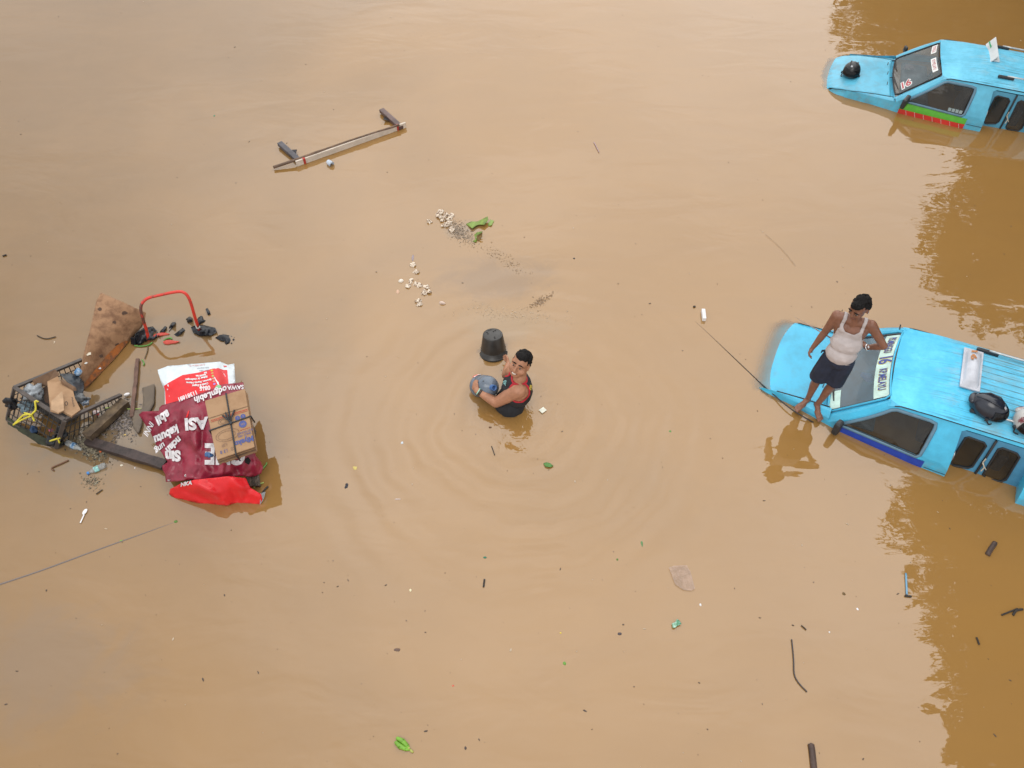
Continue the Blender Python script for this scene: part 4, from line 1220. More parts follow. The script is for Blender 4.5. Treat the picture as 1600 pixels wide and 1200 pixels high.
    for i in range(5): add_beam(bm, P(386 + i * 4, 738, .10 - .01 * i), P(388 + i * 4.2, 760, .03), .028, .05, bev=.008)
    obj('folded_paper', bm, mat('soggy_paper', (.08, .06, .045), .8, .5, 20), bd)
    # maroon sheet
    tp = thing('tarpaulin', 'crumpled maroon printed sheet draped over the floating load, white lettering upside down', 'tarpaulin', P(310, 690, 0))
    ol = [(217, 648), (222, 643), (248, 642), (249, 637), (253, 633), (286, 624), (318, 613), (345, 601), (372, 598), (380, 597), (382, 608), (386, 640), (392, 668), (396, 700), (400, 712), (408, 722), (411, 732), (408, 740), (396, 745), (372, 744), (345, 748), (324, 749), (300, 749), (278, 752), (259, 753), (258, 742), (254, 734), (253, 728), (262, 722), (256, 712), (244, 695), (240, 686), (235, 676), (226, 662)]
    ctrl = [(217, 648, .20), (230, 646, .28), (250, 640, .36), (286, 624, .46), (318, 613, .48), (345, 601, .46), (380, 597, .38), (386, 640, .44), (392, 668, .42), (396, 700, .34), (411, 732, .14), (396, 745, .10), (372, 744, .24), (324, 749, .27), (278, 752, .20), (259, 753, .12), (253, 730, .12), (256, 712, .12), (240, 686, .08), (230, 668, .12),
            (270, 660, .44), (300, 650, .52), (340, 640, .58), (365, 640, .58), (300, 690, .48), (330, 690, .54), (370, 690, .52), (280, 700, .36), (300, 725, .38), (340, 725, .42), (380, 722, .36)]
    random.seed(21); RD = [(296, 632, 303, 700, 16, .07), (303, 690, 330, 748, 14, .06), (282, 640, 262, 700, 12, -.06), (330, 735, 300, 700, 12, -.05), (318, 640, 312, 742, 9, -.05), (345, 745, 352, 718, 12, .05), (372, 742, 366, 716, 10, -.05), (250, 640, 236, 680, 12, .05), (270, 700, 262, 750, 10, .05), (285, 710, 284, 750, 8, -.045), (395, 700, 402, 740, 9, .05), (228, 648, 262, 660, 7, -.035), (262, 668, 300, 655, 7, -.04), (250, 690, 290, 676, 7, .04)]
    for _ in range(26):
        x, y, a, l_ = random.uniform(235, 400), random.uniform(630, 745), random.uniform(0, 3.14), random.uniform(10, 34)
        RD.append((x, y, x + l_ * math.cos(a), y + l_ * math.sin(a), random.uniform(3.5, 7), random.choice((-1, 1)) * random.uniform(.012, .03)))
    o, h = sheet('sheet', ol, ctrl, TARP, tp, 2.8, .03, .036, 3.3, thick=.006, smooth=True, ridges=RD)
    R = math.radians
    L_ = .014
    text_px(o, '0815', 320, 606, R(176), 8.5, 9.5, h, TXT, .035, lift=L_)
    text_px(o, '11381681', 293, 618.5, R(158), 8.2, 9.0, h, TXT, .035, lift=L_)
    bm = bmesh.new(); p = P(341, 605, h(341, 605) + .016); add_lathe(bm, [(0, .003), (.030, .003), (.033, 0)], p, (0, 0, 1), 18); obj('green_icon', bm, mat('icon_green', (.20, .45, .24), .5), o)
    text_px(o, 'odgnLebih', 329, 616.5, R(160), 13, 13.5, h, TXT, .03, bend=-.012, lift=L_ + .01, skew=.15)
    text_px(o, 'SAWA', 368, 605, R(176), 9, 9, h, TXT, .03, lift=L_)
    text_px(o, 'abil', 254, 652, R(147), 17, 19, h, TXT, .05, bend=-.06, lift=L_, skew=.2)
    text_px(o, 'kebutu', 260, 679, R(152), 15, 18, h, TXT, .05, bend=-.03, lift=L_, skew=.25)
    text_px(o, 'ncian', 271, 695, R(135), 14, 15, h, TXT, .05, lift=L_, skew=.2)
    text_px(o, 'INNI', 232, 670, R(118), 11, 12, h, TXT, .02, lift=L_, skew=.3)
    text_px(o, 'ung', 250, 700, R(140), 13, 13, h, TXT, .03, lift=L_, skew=.3)
    text_px(o, 'Sin', 270, 712, R(176), 20, 22, h, TXT, .06, lift=L_)
    text_px(o, 'ASI', 306, 661, R(176), 26, 25, h, TXT, .05, lift=L_ + .004)
    text_px(o, 'CNE', 352, 708, R(181), 32, 44, h, TXT, .04, lift=L_)
    for x, y in ((264, 750), (290, 743)):
        bm = bmesh.new(); p = P(x, y, h(x, y) + .004); add_lathe(bm, [(.006, 0), (.013, .003), (.015, 0)], p, (0, 0, 1), 14); obj('eyelet', bm, mat('eyelet_grey', (.4, .4, .4), .4, metal=.7), o)
    hh = [(383, 717), (388, 714), (392, 720), (389, 726), (383, 723)]
    pts, T = tri_region(hh, [], 4); obj('dark_tear', mesh_from([P(x, y, h(x, y) + .006) for x, y in pts], T), mat('tear_dark', (.008, .008, .008), 1.), o)
    rr_ = [(291, 650), (294, 642), (296, 641), (294, 650), (291, 655)]
    pts, T = tri_region(rr_, [], 3); obj('red_patch', mesh_from([P(x, y, h(x, y) + .008) for x, y in pts], T), RED, o)
    # body under the sheet so that it rests on something
    bs = thing('load_bundle', 'dark bulky load hidden below the maroon sheet, only its wet underside edge shows', 'bundle', P(325, 690, 0))
    bm = bmesh.new(); add_ball(bm, P(328, 692, .02), (.50, .50, .20), None, 3, .1, 3); obj('bundle_body', bm, mat('stuffing_dark', (.05, .035, .03), .9, .4, 6), bs, True)
    # tied stack of flattened cardboard
    cb = thing('cardboard_bundle', 'flattened brown cartons tied crosswise with black cord, resting on the maroon sheet', 'cardboard', P(360, 665, .6))
    TL, TR, BR, BL = P(320, 627, .80), P(383, 608, .80), P(398, 699, .62), P(339, 719, .62)
    n = (TR - TL).cross(BL - TL).normalized(); n = -n if n.z < 0 else n
    TR = TL + (TR - TL); 
    def q(s, t, e=0): return (TL.lerp(TR, s)).lerp(BL.lerp(BR, s), t) + n * e
    random.seed(4)
    for i in range(7):
        z0 = -.024 * i - .022; dx = random.uniform(-.012, .012); dy_ = random.uniform(-.012, .012)
        bm = bmesh.new(); V = []
        for e in (0, .021):
            for s, t in ((0, 0), (1, 0), (1, 1), (0, 1)): V.append(bm.verts.new(q(s * (1 + dx) + (.0 if i == 0 else random.uniform(-.02, .01)), t + dy_, z0 + e)))
        for f in ((0, 3, 2, 1), (4, 5, 6, 7), (0, 1, 5, 4), (1, 2, 6, 5), (2, 3, 7, 6), (3, 0, 4, 7)): bm.faces.new([V[k] for k in f])
        bmesh.ops.bevel(bm, geom=bm.edges[:], offset=.003, segments=1, affect='EDGES')
        c0 = obj('carton' if i else 'top_carton', bm, CARD if i % 2 == 0 else CARD2, cb)
        if i == 0: top = c0
    def strip(name, s0, t0, s1, t1, wd, m, e=.003, par=top):
        bm = bmesh.new(); a, b = q(s0, t0, e), q(s1, t1, e); add_beam(bm, a, b, wd, .0015, n); return obj(name, bm, m, par)
    ink = mat('ink_blue', (.07, .09, .25), .85); inkf = mat('ink_faint', (.22, .14, .10), .9); inkr = mat('ink_red', (.42, .07, .04), .8)
    strip('fold_line', .0, .30, 1.0, .30, .004, mat('ink_brown', (.10, .06, .035), .9))
    strip('red_stripe', .05, .345, .98, .345, .007, inkr); strip('red_stripe', .05, .37, .98, .37, .005, inkr)
    strip('red_stripe', .70, .655, .96, .655, .004, inkr)
    def txt(s, s0, t0, us, vs, m, ang=math.pi, name='lettering', bold=0.):
        bm = bmesh.new(); ca, sa = math.cos(ang), math.sin(ang)
        W = (TR - TL).length; H = (BL - TL).length
        def f(u, v):
            a, b = u * us, v * vs; x, y = a * ca - b * sa, a * sa + b * ca
            return q(s0 + x / W, t0 - y / H, .004)
        text_on(bm, s, f, bold, .6); return obj(name, bm, m, top)
    # lettering upside down as in the photo
    txt('Miyako', .76, .845, .074, .080, ink, bold=.04)
    bm = bmesh.new()
    for k_ in range(3):
        add_beam(bm, q(.955 - .0 * k_, .815 + .014 * k_, .004), q(.985, .815 + .014 * k_, .004), .006, .0015, n)
    add_beam(bm, q(.965, .80, .004), q(.965, .86, .004), .006, .0015, n); add_beam(bm, q(.99, .80, .004), q(.99, .86, .004), .006, .0015, n)
    obj('logo_mark', bm, ink, top)
    txt('SINCE 1985', .80, .745, .030, .032, ink); txt('ELECTRONICS', .82, .70, .028, .030, ink)
    def disc(s0, t0, r, m, name='round_stamp', ring=False, sy=1.):
        bm = bmesh.new(); c = q(s0, t0, .0035); x = (TR - TL).normalized(); y = n.cross(x)
        if ring:
            add_tube(bm, [c + x * math.cos(a) * r + y * math.sin(a) * r * sy for a in [i * math.pi / 14 for i in range(28)]], .0018, 4, closed=True)
        else:
            vs = [bm.verts.new(c + x * math.cos(a) * r + y * math.sin(a) * r * sy) for a in [i * math.pi / 12 for i in range(24)]]; bm.faces.new(vs)
        return obj(name, bm, m, top)
    for s0, t0, r in ((.80, .565, .040), (.70, .44, .025), (.84, .44, .026)):
        d = disc(s0, t0, r, ink); txt('OK' if r > .03 else 'L', s0, t0, .03, .03, CARD)
    disc(.34, .42, .05, inkf, 'faint_print', True, .7); disc(.34, .42, .03, inkf, 'faint_print', True, .7)
    disc(.38, .66, .12, inkf, 'faint_print', True, .55); disc(.36, .66, .09, inkf, 'faint_print', True, .5)
    txt('UP', .26, .80, .05, .05, inkf); txt('13 8', .22, .90, .05, .05, ink); txt('CE', .46, .90, .05, .05, inkf)
    cord = mat('cord_black', (.02, .021, .026), .5)
    def cordp(a, b, name='cord'):
        bm = bmesh.new(); pts = [q(lerp(a[0], b[0], t), lerp(a[1], b[1], t), .006) for t in (0, .25, .5, .75, 1)]
        e0, e1 = q(a[0], a[1], -.19), q(b[0], b[1], -.19)
        add_tube(bm, [e0 + (pts[0] - q(.5, .5, .006)).normalized() * .012] + [pts[0] + (pts[0] - pts[2]).normalized() * .008] + pts + [pts[-1] + (pts[-1] - pts[2]).normalized() * .008] + [e1 + (pts[-1] - q(.5, .5, .006)).normalized() * .012], .0085, 6)
        return obj(name, bm, cord, cb, True)
    cordp((-.01, .50), (1.01, .48)); cordp((.53, -.01), (.50, 1.01))
    bm = bmesh.new(); add_ball(bm, q(.515, .49, .015), (.022, .022, .014)); obj('knot', bm, cord, cb, True)
    for e in ((.36, .33), (.66, .30), (.44, .30)):
        bm = bmesh.new(); add_tube(bm, smooth_path([q(.515, .49, .012), q((e[0] + .515) / 2, (e[1] + .49) / 2, .03), q(e[0], e[1], .012)], 4), [.007] * 4 + [.010] * 5, 6); obj('cord_end', bm, cord, cb, True)
    # small blue wad next to the carton
    w_ = thing('plastic_wad', 'small crumpled dark blue plastic wad against the lower left of the tied cartons', 'plastic', P(326, 712, .5))
    bm = bmesh.new(); add_ball(bm, P(326, 711, .60), (.04, .035, .03), None, 3, .9, 30); obj('wad', bm, mat('wad_blue', (.03, .09, .22), .3), w_, True)
bag_pile()

# ---- pushcart: slatted basket, leaning plywood, red push handle, wooden rails
def basket():
    root = thing('cart_basket', 'dark metal wire basket of a sunken pushcart, filled with rubbish and cartons', 'basket', P(75, 650, 0))
    frame_m = mat('basket_frame', (.065, .052, .046), .55, .3, 12)
    A, B_ = P(22.5, 605.5, .46), P(101, 656, .50)           # left short side rim
    C_, D_ = P(189, 617, .12), P(128, 562, .16)              # right end
    a0, b0 = P(11, 655, .03), P(88, 699, .02)
    lo = {'A': a0, 'B': b0, 'C': C_ - Vector((0, 0, .45)), 'D': D_ - Vector((0, 0, .45))}
    def bar(name, p, q_, w_=.045, h_=.03, par=root):
        bm = bmesh.new(); add_beam(bm, p, q_, w_, h_, bev=.004); return obj(name, bm, frame_m, par)
    r1 = bar('rim_bar', A, B_); r2 = bar('rim_bar', B_, C_); r3 = bar('rim_bar', A, D_)
    e1 = bar('lower_bar', a0, b0, .04, .03); bar('corner_post', A, a0, .035, .035); bar('corner_post', B_, b0, .045, .045)
    e2 = bar('lower_bar', b0, lo['C'], .04, .03)
    wires = mat('basket_wire', (.03, .028, .028), .6)
    def grille(P0, P1, Q0, Q1, n, rows, name):
        bm = bmesh.new()
        for i in range(1, n):
            t = i / n; add_tube(bm, [P0.lerp(P1, t), Q0.lerp(Q1, t)], .0055, 5)
        for r_ in rows: add_tube(bm, [P0.lerp(Q0, r_), P1.lerp(Q1, r_)], .0055, 5)
        return obj(name, bm, wires, root)
    grille(A, B_, a0, b0, 11, (.3, .55, .8), 'wire_panel'); grille(B_, C_, b0, lo['C'], 15, (.3, .6), 'wire_panel')
    grille(A, D_, a0, lo['D'], 14, (.25, .55), 'wire_panel')
    # mossy skirt at the waterline
    o, _ = sheet('mossy_skirt', [(11, 650), (30, 665), (60, 680), (90, 692), (100, 690), (92, 700), (60, 694), (30, 680), (12, 662)], [(11, 650, .08), (90, 692, .08), (12, 662, .0), (60, 694, -.01), (92, 700, -.01)], mat('moss', (.022, .027, .013), .8, .5, 12, bump=.5), root, 5, .01, .1, 7.)
    o, _ = sheet('bottom_panel', [(30, 622), (96, 664), (122, 652), (126, 612), (118, 592)], [(30, 622, .20), (96, 664, .18), (122, 652, .03), (118, 592, .05), (126, 612, .03)], mat('basket_floor', (.03, .026, .024), .9, .5, 14), root, 6, .03, .1, 8.)
    # plant-black rags tied at the corners
    for (x, y, z, r) in ((18, 631, .28, .07), (96, 676, .20, .06), (88, 690, .06, .07)):
        bm = bmesh.new(); add_ball(bm, P(x, y, z), (r, r * .8, r * 1.1), None, 3, 1.0, 22); obj('tied_rag', bm, BLK, root, True)
    yel = mat('ribbon_yellow', (.60, .52, .04), .5)
    def ribbon(pts, w_=.009, par=root, m=yel, name='yellow_tie'):
        bm = bmesh.new(); add_tube(bm, smooth_path([P(*p) for p in pts], 4), w_, 5); return obj(name, bm, m, par, True)
    ribbon([(60, 628, .50), (55, 627, .52), (56, 640, .44), (50, 648, .40), (54, 658, .34)], .011)
    ribbon([(50, 648, .42), (38, 648, .38), (30, 655, .28), (21, 664, .2)], .011); ribbon([(48, 650, .42), (34, 656, .30), (24, 662, .22)], .009); ribbon([(50, 648, .43), (38, 645, .4)], .009)
    ribbon([(94, 684, .22), (84, 687, .18), (78, 689, .12)], .010); ribbon([(90, 683, .22), (93, 692, .14)], .010)
    # contents: each its own thing
    t = thing('carton_flap', 'torn brown carton flap with inked side lying across the basket rim', 'cardboard', P(95, 620, .3))
    def slab(pts, z_, th_, m, par, name):
        bm = bmesh.new(); top = [bm.verts.new(P(x, y, z)) for x, y, z in pts]; bm.faces.new(top); bm.normal_update()
        if bm.faces[:][0].normal.z < 0: bmesh.ops.reverse_faces(bm, faces=bm.faces[:])
        bmesh.ops.solidify(bm, geom=bm.faces[:], thickness=th_)
        bmesh.ops.triangulate(bm, faces=[f for f in bm.faces if len(f.verts) > 4])
        return obj(name, bm, m, par)
    slab([(74, 596, .50), (90, 588, .50), (94, 596, .46), (114, 610, .42), (117, 622, .42), (126, 640, .42), (112, 650, .50), (98, 642, .52), (92, 644, .54), (79, 640, .56), (77, 622, .54)], 0, .03, CARD, t, 'flap')
    slab([(94, 594, .50), (114, 606, .44), (116, 611, .42), (97, 601, .46)], 0, .05, CARD2, t, 'folded_edge')
    slab([(80, 627, .575), (97, 611, .52), (99, 622, .535), (100, 641, .55), (91, 645, .56), (80, 640, .585)], 0, .012, mat('cardboard_pale', (.40, .26, .155), .85, .15, 8), t, 'loose_flap')
    ink = mat('ink_dark', (.05, .04, .035), .9)
    bm = bmesh.new()
    n0 = P(114, 628, .46)
    pts, T = text_tris('FRAGILE', .02, 1., .6); V = [bm.verts.new(P(114 + u * 3.0 * .3 + v * 3.5, 628 + u * 4.0 - v * 1.5, .485)) for u, v in pts]
    for f in T: bm.faces.new([V[i] for i in f])
    obj('lettering', bm, ink, t)
    bm = bmesh.new(); add_tube(bm, [P(103.5 + 2 * math.cos(a), 630.5 + 3 * math.sin(a), .525) for a in [i * math.pi / 8 for i in range(16)]], .004, 5, closed=True); obj('ink_ring', bm, ink, t)
    t = thing('carton_piece', 'plain dirty brown carton piece leaning over the back rim of the basket', 'cardboard', P(65, 600, .4))
    slab([(50, 594, .50), (86, 577, .48), (92, 584, .46), (90, 590, .44), (72, 603, .40), (60, 606, .40), (54, 602, .44)], 0, .02, CARD2, t, 'board')
    slab([(66, 606, .34), (78, 600, .36), (80, 632, .34), (70, 628, .32)], 0, .02, mat('cardboard_dark', (.09, .05, .03), .9, .3, 8), t, 'folded_edge')
    def wad(name, lab, px, py, z, r, m, amp=.9, ns=22, cat='plastic'):
        t = thing(name, lab, cat, P(px, py, z)); bm = bmesh.new(); add_ball(bm, P(px, py, z), r, None, 3, amp, ns); obj('crumpled_film', bm, m, t, True); return t
    grey = mat('film_grey', (.28, .31, .34), .35, .4, 14)
    wad('plastic_bag', 'pale grey crumpled plastic bag in the left corner of the basket', 52, 612, .40, (.09, .10, .07), grey)
    wad('plastic_bag', 'bluish grey plastic scrap low behind the wire end of the basket', 42, 634, .26, (.08, .07, .06), mat('film_blue', (.12, .18, .22), .4, .5, 14))
    t = thing('black_bag', 'dark grey plastic bag stuffed between the carton and the leaning plywood', 'bag', P(115, 600, .2))
    sheet('bag_film', [(93, 584), (110, 583), (122, 586), (131, 596), (131, 606), (129, 620), (118, 618), (113, 606), (103, 594)], [(93, 584, .28), (122, 586, .20), (131, 600, .10), (129, 620, .18), (113, 606, .30)], mat('bag_slate', (.030, .038, .048), .35, .3, 10), t, 4, .05, .12, 4.)
    wad('plastic_bottle', 'blue clear bottle end wedged below the leaning plywood', 122, 582, .26, (.04, .05, .05), mat('bottle_blue', (.04, .22, .50), .2, .4, 30, (.4, .5, .6)), .3, 20, 'bottle')
    wad('blue_scrap', 'blue plastic scrap at the inner corner of the basket next to the carton', 132, 629, .20, (.05, .05, .04), mat('film_bluegrey', (.10, .24, .42), .3, .6, 40, (.5, .52, .55)))
    wad('plastic_bag', 'clear grey plastic film bunched behind the carton near the blue scrap', 127, 622, .24, (.09, .05, .04), mat('film_clear', (.30, .31, .32), .25, .6, 30, (.08, .09, .10)))
    wad('plastic_scrap', 'small red and white scrap caught below the near rail of the basket', 150, 646, .06, (.045, .03, .02), mat('scrap_redwhite', (.55, .5, .5), .4, .0, 40, (.45, .06, .04), lo=.5, hi=.55))
    wad('plastic_scrap', 'pink scrap low at the wire end of the basket by the yellow tie', 79, 672, .14, (.03, .02, .02), mat('scrap_pink', (.35, .06, .12), .5))
    wad('rag', 'small blue rag hanging off the end of the basket', 52, 672, .10, (.035, .04, .06), mat('rag_blue', (.02, .05, .12), .8))
basket()

def timbers():
    ply = mat('plywood_worn', (.15, .07, .032), .75, .0, 7, (.30, .165, .085), bump=.4, bscale=18, lo=.36, hi=.56)
    t = thing('plywood_board', 'worn warped plywood board standing up from the basket, orange stained along one edge', 'board', P(170, 560, 0))
    ol = [(157.5, 457), (192, 472), (228, 489), (226, 500), (222, 511), (206, 527), (196, 541), (178, 562), (160, 581), (146, 596), (131.5, 611), (128, 600), (126, 580), (130, 560), (134, 542), (141, 515), (146, 492), (151, 470)]
    ctrl = [(157, 457, .45), (192, 472, .38), (228, 489, .20), (222, 511, .03), (196, 541, .0), (160, 581, .0), (131, 611, .0), (127, 585, .18), (134, 542, .34), (146, 492, .43), (175, 520, .26), (155, 550, .20)]
    o, h = sheet('board', ol, ctrl, ply, t, 8, .0015, .1, 2., .016, True)
    SUBM.append(o)
    st = mat('rust_stain', (.36, .11, .02), .8, .0, 14, (.17, .07, .03), lo=.42, hi=.6)
    so2 = [(196, 532), (200, 534), (178, 561), (160, 580), (146, 594), (133, 606), (132, 600), (140, 588), (152, 574), (166, 556), (182, 540)]
    pts, T = tri_region(so2, [], 5); obj('rust_stain', mesh_from([P(x, y, h(x, y) + .004) for x, y in pts], T), st, o)
    for x, y, r, c in ((138, 553, .035, (.55, .50, .40)), (134, 567, .02, (.5, .5, .48)), (155.5, 575, .022, (.5, .52, .55)), (152, 500, .0, (0, 0, 0))):
        if r: bm = bmesh.new(); add_ball(bm, P(x, y, h(x, y) + .004), (r, r * .8, .004), None, 2, .6, 40); obj('stuck_flake', bm, mat('flake_%d' % x, c, .7), o)
    dk = mat('wood_scuff', (.08, .045, .03), .9)
    random.seed(5)
    for i in range(9):
        x, y = random.uniform(148, 205), random.uniform(478, 560)
        if not inside(ol, x, y) or not inside(ol, x + 10, y + 4) or not inside(ol, x - 4, y): continue
        pp = [(x + 4 * math.cos(a) * random.uniform(.5, 1.2), y + 3 * math.sin(a) * random.uniform(.5, 1.2)) for a in [k * math.pi / 5 for k in range(10)]]
        pts, T = tri_region(pp, [], 3); obj('scuff_mark', mesh_from([P(a, b, h(a, b) + .003) for a, b in pts], T), dk, o)
    # red push handle
    t = thing('push_handle', 'bent red steel tube handle with worn brown patches rising out of the water', 'handle', P(270, 520, 0))
    redp = mat('handle_red', (.58, .035, .02), .4, .0, 7, (.12, .05, .035), lo=.50, hi=.60)
    pts = smooth_path([P(233, 540, -.08), P(230, 520, .12), P(223, 497, .36), P(220, 484, .47), P(222, 474, .54), P(231, 466, .57), P(250, 461, .58), P(272, 456.5, .60), (P(284, 456, .60)), P(292, 461, .56), P(298, 473, .46), P(305, 497, .24), P(311, 515, .03), P(313, 522, -.08)], 6)
    bm = bmesh.new(); add_tube(bm, pts, .0185, 12); tube_ = obj('tube', bm, redp, t, True); SUBM.append(tube_)
    bm = bmesh.new(); c = P(309, 511, .08)
    add_ball(bm, c, (.028, .020, .03), None, 2, .5, 60); obj('paint_chip', bm, mat('chip_white', (.6, .58, .55), .6), t)
    # timber pieces
    def plank(name, lab, a, b, wd, th_, m, cat='plank', parts=None):
        t = thing(name, lab, cat, (Vector(a) + Vector(b)) / 2)
        bm = bmesh.new(); add_beam(bm, a, b, wd, th_, bev=.006)
        es = [e for e in bm.edges if e.calc_length() > .3]
        bmesh.ops.subdivide_edges(bm, edges=es, cuts=9)
        for v in bm.verts: v.co += Vector((noise.noise(v.co * 9), noise.noise(v.co * 9 + Vector((5, 0, 0))), noise.noise(v.co * 9 + Vector((0, 5, 0))))) * .010
        o = obj('timber', bm, m, t); SUBM.append(o); return t
    brown = mat('rail_brown', (.085, .055, .032), .65, .3, 8, (.16, .11, .06), bump=.4, bscale=25)
    dark = mat('rail_dark', (.035, .022, .020), .5, .4, 10, bump=.4, bscale=25)
    plank('timber_rail', 'thick weathered brown rail slanting from the basket corner towards the upright slat', P(136, 683, .12), P(196, 628, .05), .12, .09, brown)
    plank('timber_rail', 'long dark wet bar running from the rail foot under the maroon sheet', P(136, 689, .05), P(258, 727, .07), .11, .07, dark)
    plank('timber_strip', 'thin reddish strip of wood between the brown rail and the grey plank', P(215, 561, .03), P(206, 652, .03), .045, .03, mat('slat_red_brown', (.13, .07, .05), .7, .3, 8))
    t = thing('plank', 'grey soaked plank with broken ends left of the printed sack', 'plank', P(225, 635, 0))
    o, _ = sheet('wood', [(222, 606), (232, 603), (240, 600), (241, 606), (240, 630), (233, 643), (222, 646), (222, 660), (217, 675), (214, 676), (208, 668), (207, 655), (206, 643), (222, 638), (224, 625)], [(222, 606, .0), (240, 600, .03), (241, 630, .03), (214, 676, .04), (207, 650, .03), (222, 640, .02)], mat('plank_grey', (.23, .18, .13), .8, .4, 7, (.12, .095, .075)), t, 5, .008, .1, 3., .02); SUBM.append(o)
timbers()

# black bags and scraps round the handle
def black_scraps():
    data = [('tangled black plastic bag round the left foot of the red handle', [(206, 532), (207, 526), (212, 517), (219, 515), (225, 512), (239, 510), (246, 518), (249, 525), (240, 530), (228, 533), (216, 539), (209, 538)], .07, .05),
            ('black curled strip just right of the left handle foot', [(249, 519), (258, 509), (261, 511), (258, 518), (252, 521)], .03, .02),
            ('narrow black leaf shaped strip standing diagonally inside the handle', [(264, 519), (264, 511), (268, 504), (273, 500), (275, 505), (270, 511)], .05, .02),
            ('flat black rectangular strip lying inside the handle', [(270, 524), (287, 511), (291, 515), (275, 527)], .03, .008),
            ('small glossy black lump left of the right handle foot', [(290, 499), (296, 494), (301, 497), (300, 503), (293, 504)], .05, .03),
            ('dark ragged plastic sheet under the right handle leg', [(303, 506), (310, 496), (316, 492), (318, 499), (322, 501), (315, 506), (308, 508)], .02, .02),
            ('small dark oval scrap farthest right of the handle top', [(321, 483), (324, 481), (328, 487), (329, 493), (325, 493)], .02, .02),
            ('folded black bag at the right foot of the handle', [(298, 511), (306, 508), (319, 508), (336, 512), (339, 519), (330, 524), (312, 525), (302, 520)], .06, .045),
            ('dark half sunken bag drifting right of the handle', [(336, 528), (340, 524), (350, 522), (362, 525), (367, 531), (362, 537), (353, 538), (347, 533)], .02, .03)]
    for i, (lab, ol, z, amp) in enumerate(data):
        t = thing('black_bag' if 'bag' in lab else 'plastic_strip', lab, 'plastic', P(sum(p[0] for p in ol) / len(ol), sum(p[1] for p in ol) / len(ol), 0))
        cx = sum(p[0] for p in ol) / len(ol); cy = sum(p[1] for p in ol) / len(ol)
        o, _ = sheet('film', ol, [(x, y, -.015) for x, y in ol] + [(cx, cy, z + .02), (cx, cy, z + .02), (cx + 2, cy, z)], BLK, t, 3 if len(ol) > 6 else 2.2, amp, .16, i + 1., .003); SUBM.append(o)
    t = thing('bag_clip', 'upright narrow black flap beside the left foot of the handle', 'plastic', P(210, 535, 0))
    bm = bmesh.new(); add_beam(bm, P(209, 538, .01), P(208, 527, .09), .06, .03, bev=.006); obj('flap', bm, BLK, t)
    for px, py, a, L_, lab in ((250, 523, .2, .16, 'thin red scrap above the green stalk'), (264, 535, .05, .18, 'longer red scrap below the green stalk')):
        t = thing('red_scrap', lab + ' inside the red handle', 'scrap', P(px, py, 0))
        bm = bmesh.new(); add_ball(bm, P(px, py, .01), (L_ / 2, .03, .012), Matrix.Rotation(a, 3, 'Z'), 2, .9, 30); obj('film', bm, mat('scrap_red', (.45, .05, .03), .5), t)
    G = mat('stalk_green', (.10, .26, .05), .6)
    def stalk(lab, pts, r=.007, m=G, name='green_stalk', cat='stalk'):
        t = thing(name, lab, cat, P(pts[0][0], pts[0][1], 0)); bm = bmesh.new(); add_tube(bm, smooth_path([P(x, y, .012) for x, y in pts], 5), r, 5); obj('stem', bm, m, t, True)
    stalk('green stalk lying across the left foot of the red handle', [(210, 540), (220, 541), (232, 539), (238, 535)], .009)
    stalk('curled green shoot inside the handle next to the longer red scrap', [(256, 532), (261, 529), (267, 528), (268, 530)], .010)
    stalk('brown stalk trailing down from the left handle foot', [(231, 541), (230, 549), (226, 560)], .006, mat('stalk_brown', (.12, .08, .04), .8))
    stalk('short green shoot at the end of the brown stalk', [(222, 562), (225, 567), (224, 571)], .008)
    stalk('long pale green stalk across the wet litter between rail and plank', [(164, 638), (180, 636), (200, 639), (222, 639)], .007, mat('stalk_pale', (.30, .40, .10), .6))
    stalk('yellow green blade at the right foot of the red sack', [(395, 763), (404, 757), (412, 754)], .007, mat('stalk_pale', (.30, .40, .10), .6))
    stalk('short green sprig at the right corner of the maroon sheet', [(410, 733), (415, 727), (417, 723)], .008)
    stalk('dark twig touching the white corner of the red sack', [(407, 775), (413, 766), (419, 760)], .010, DIRT, 'twig', 'twig')
black_scraps()

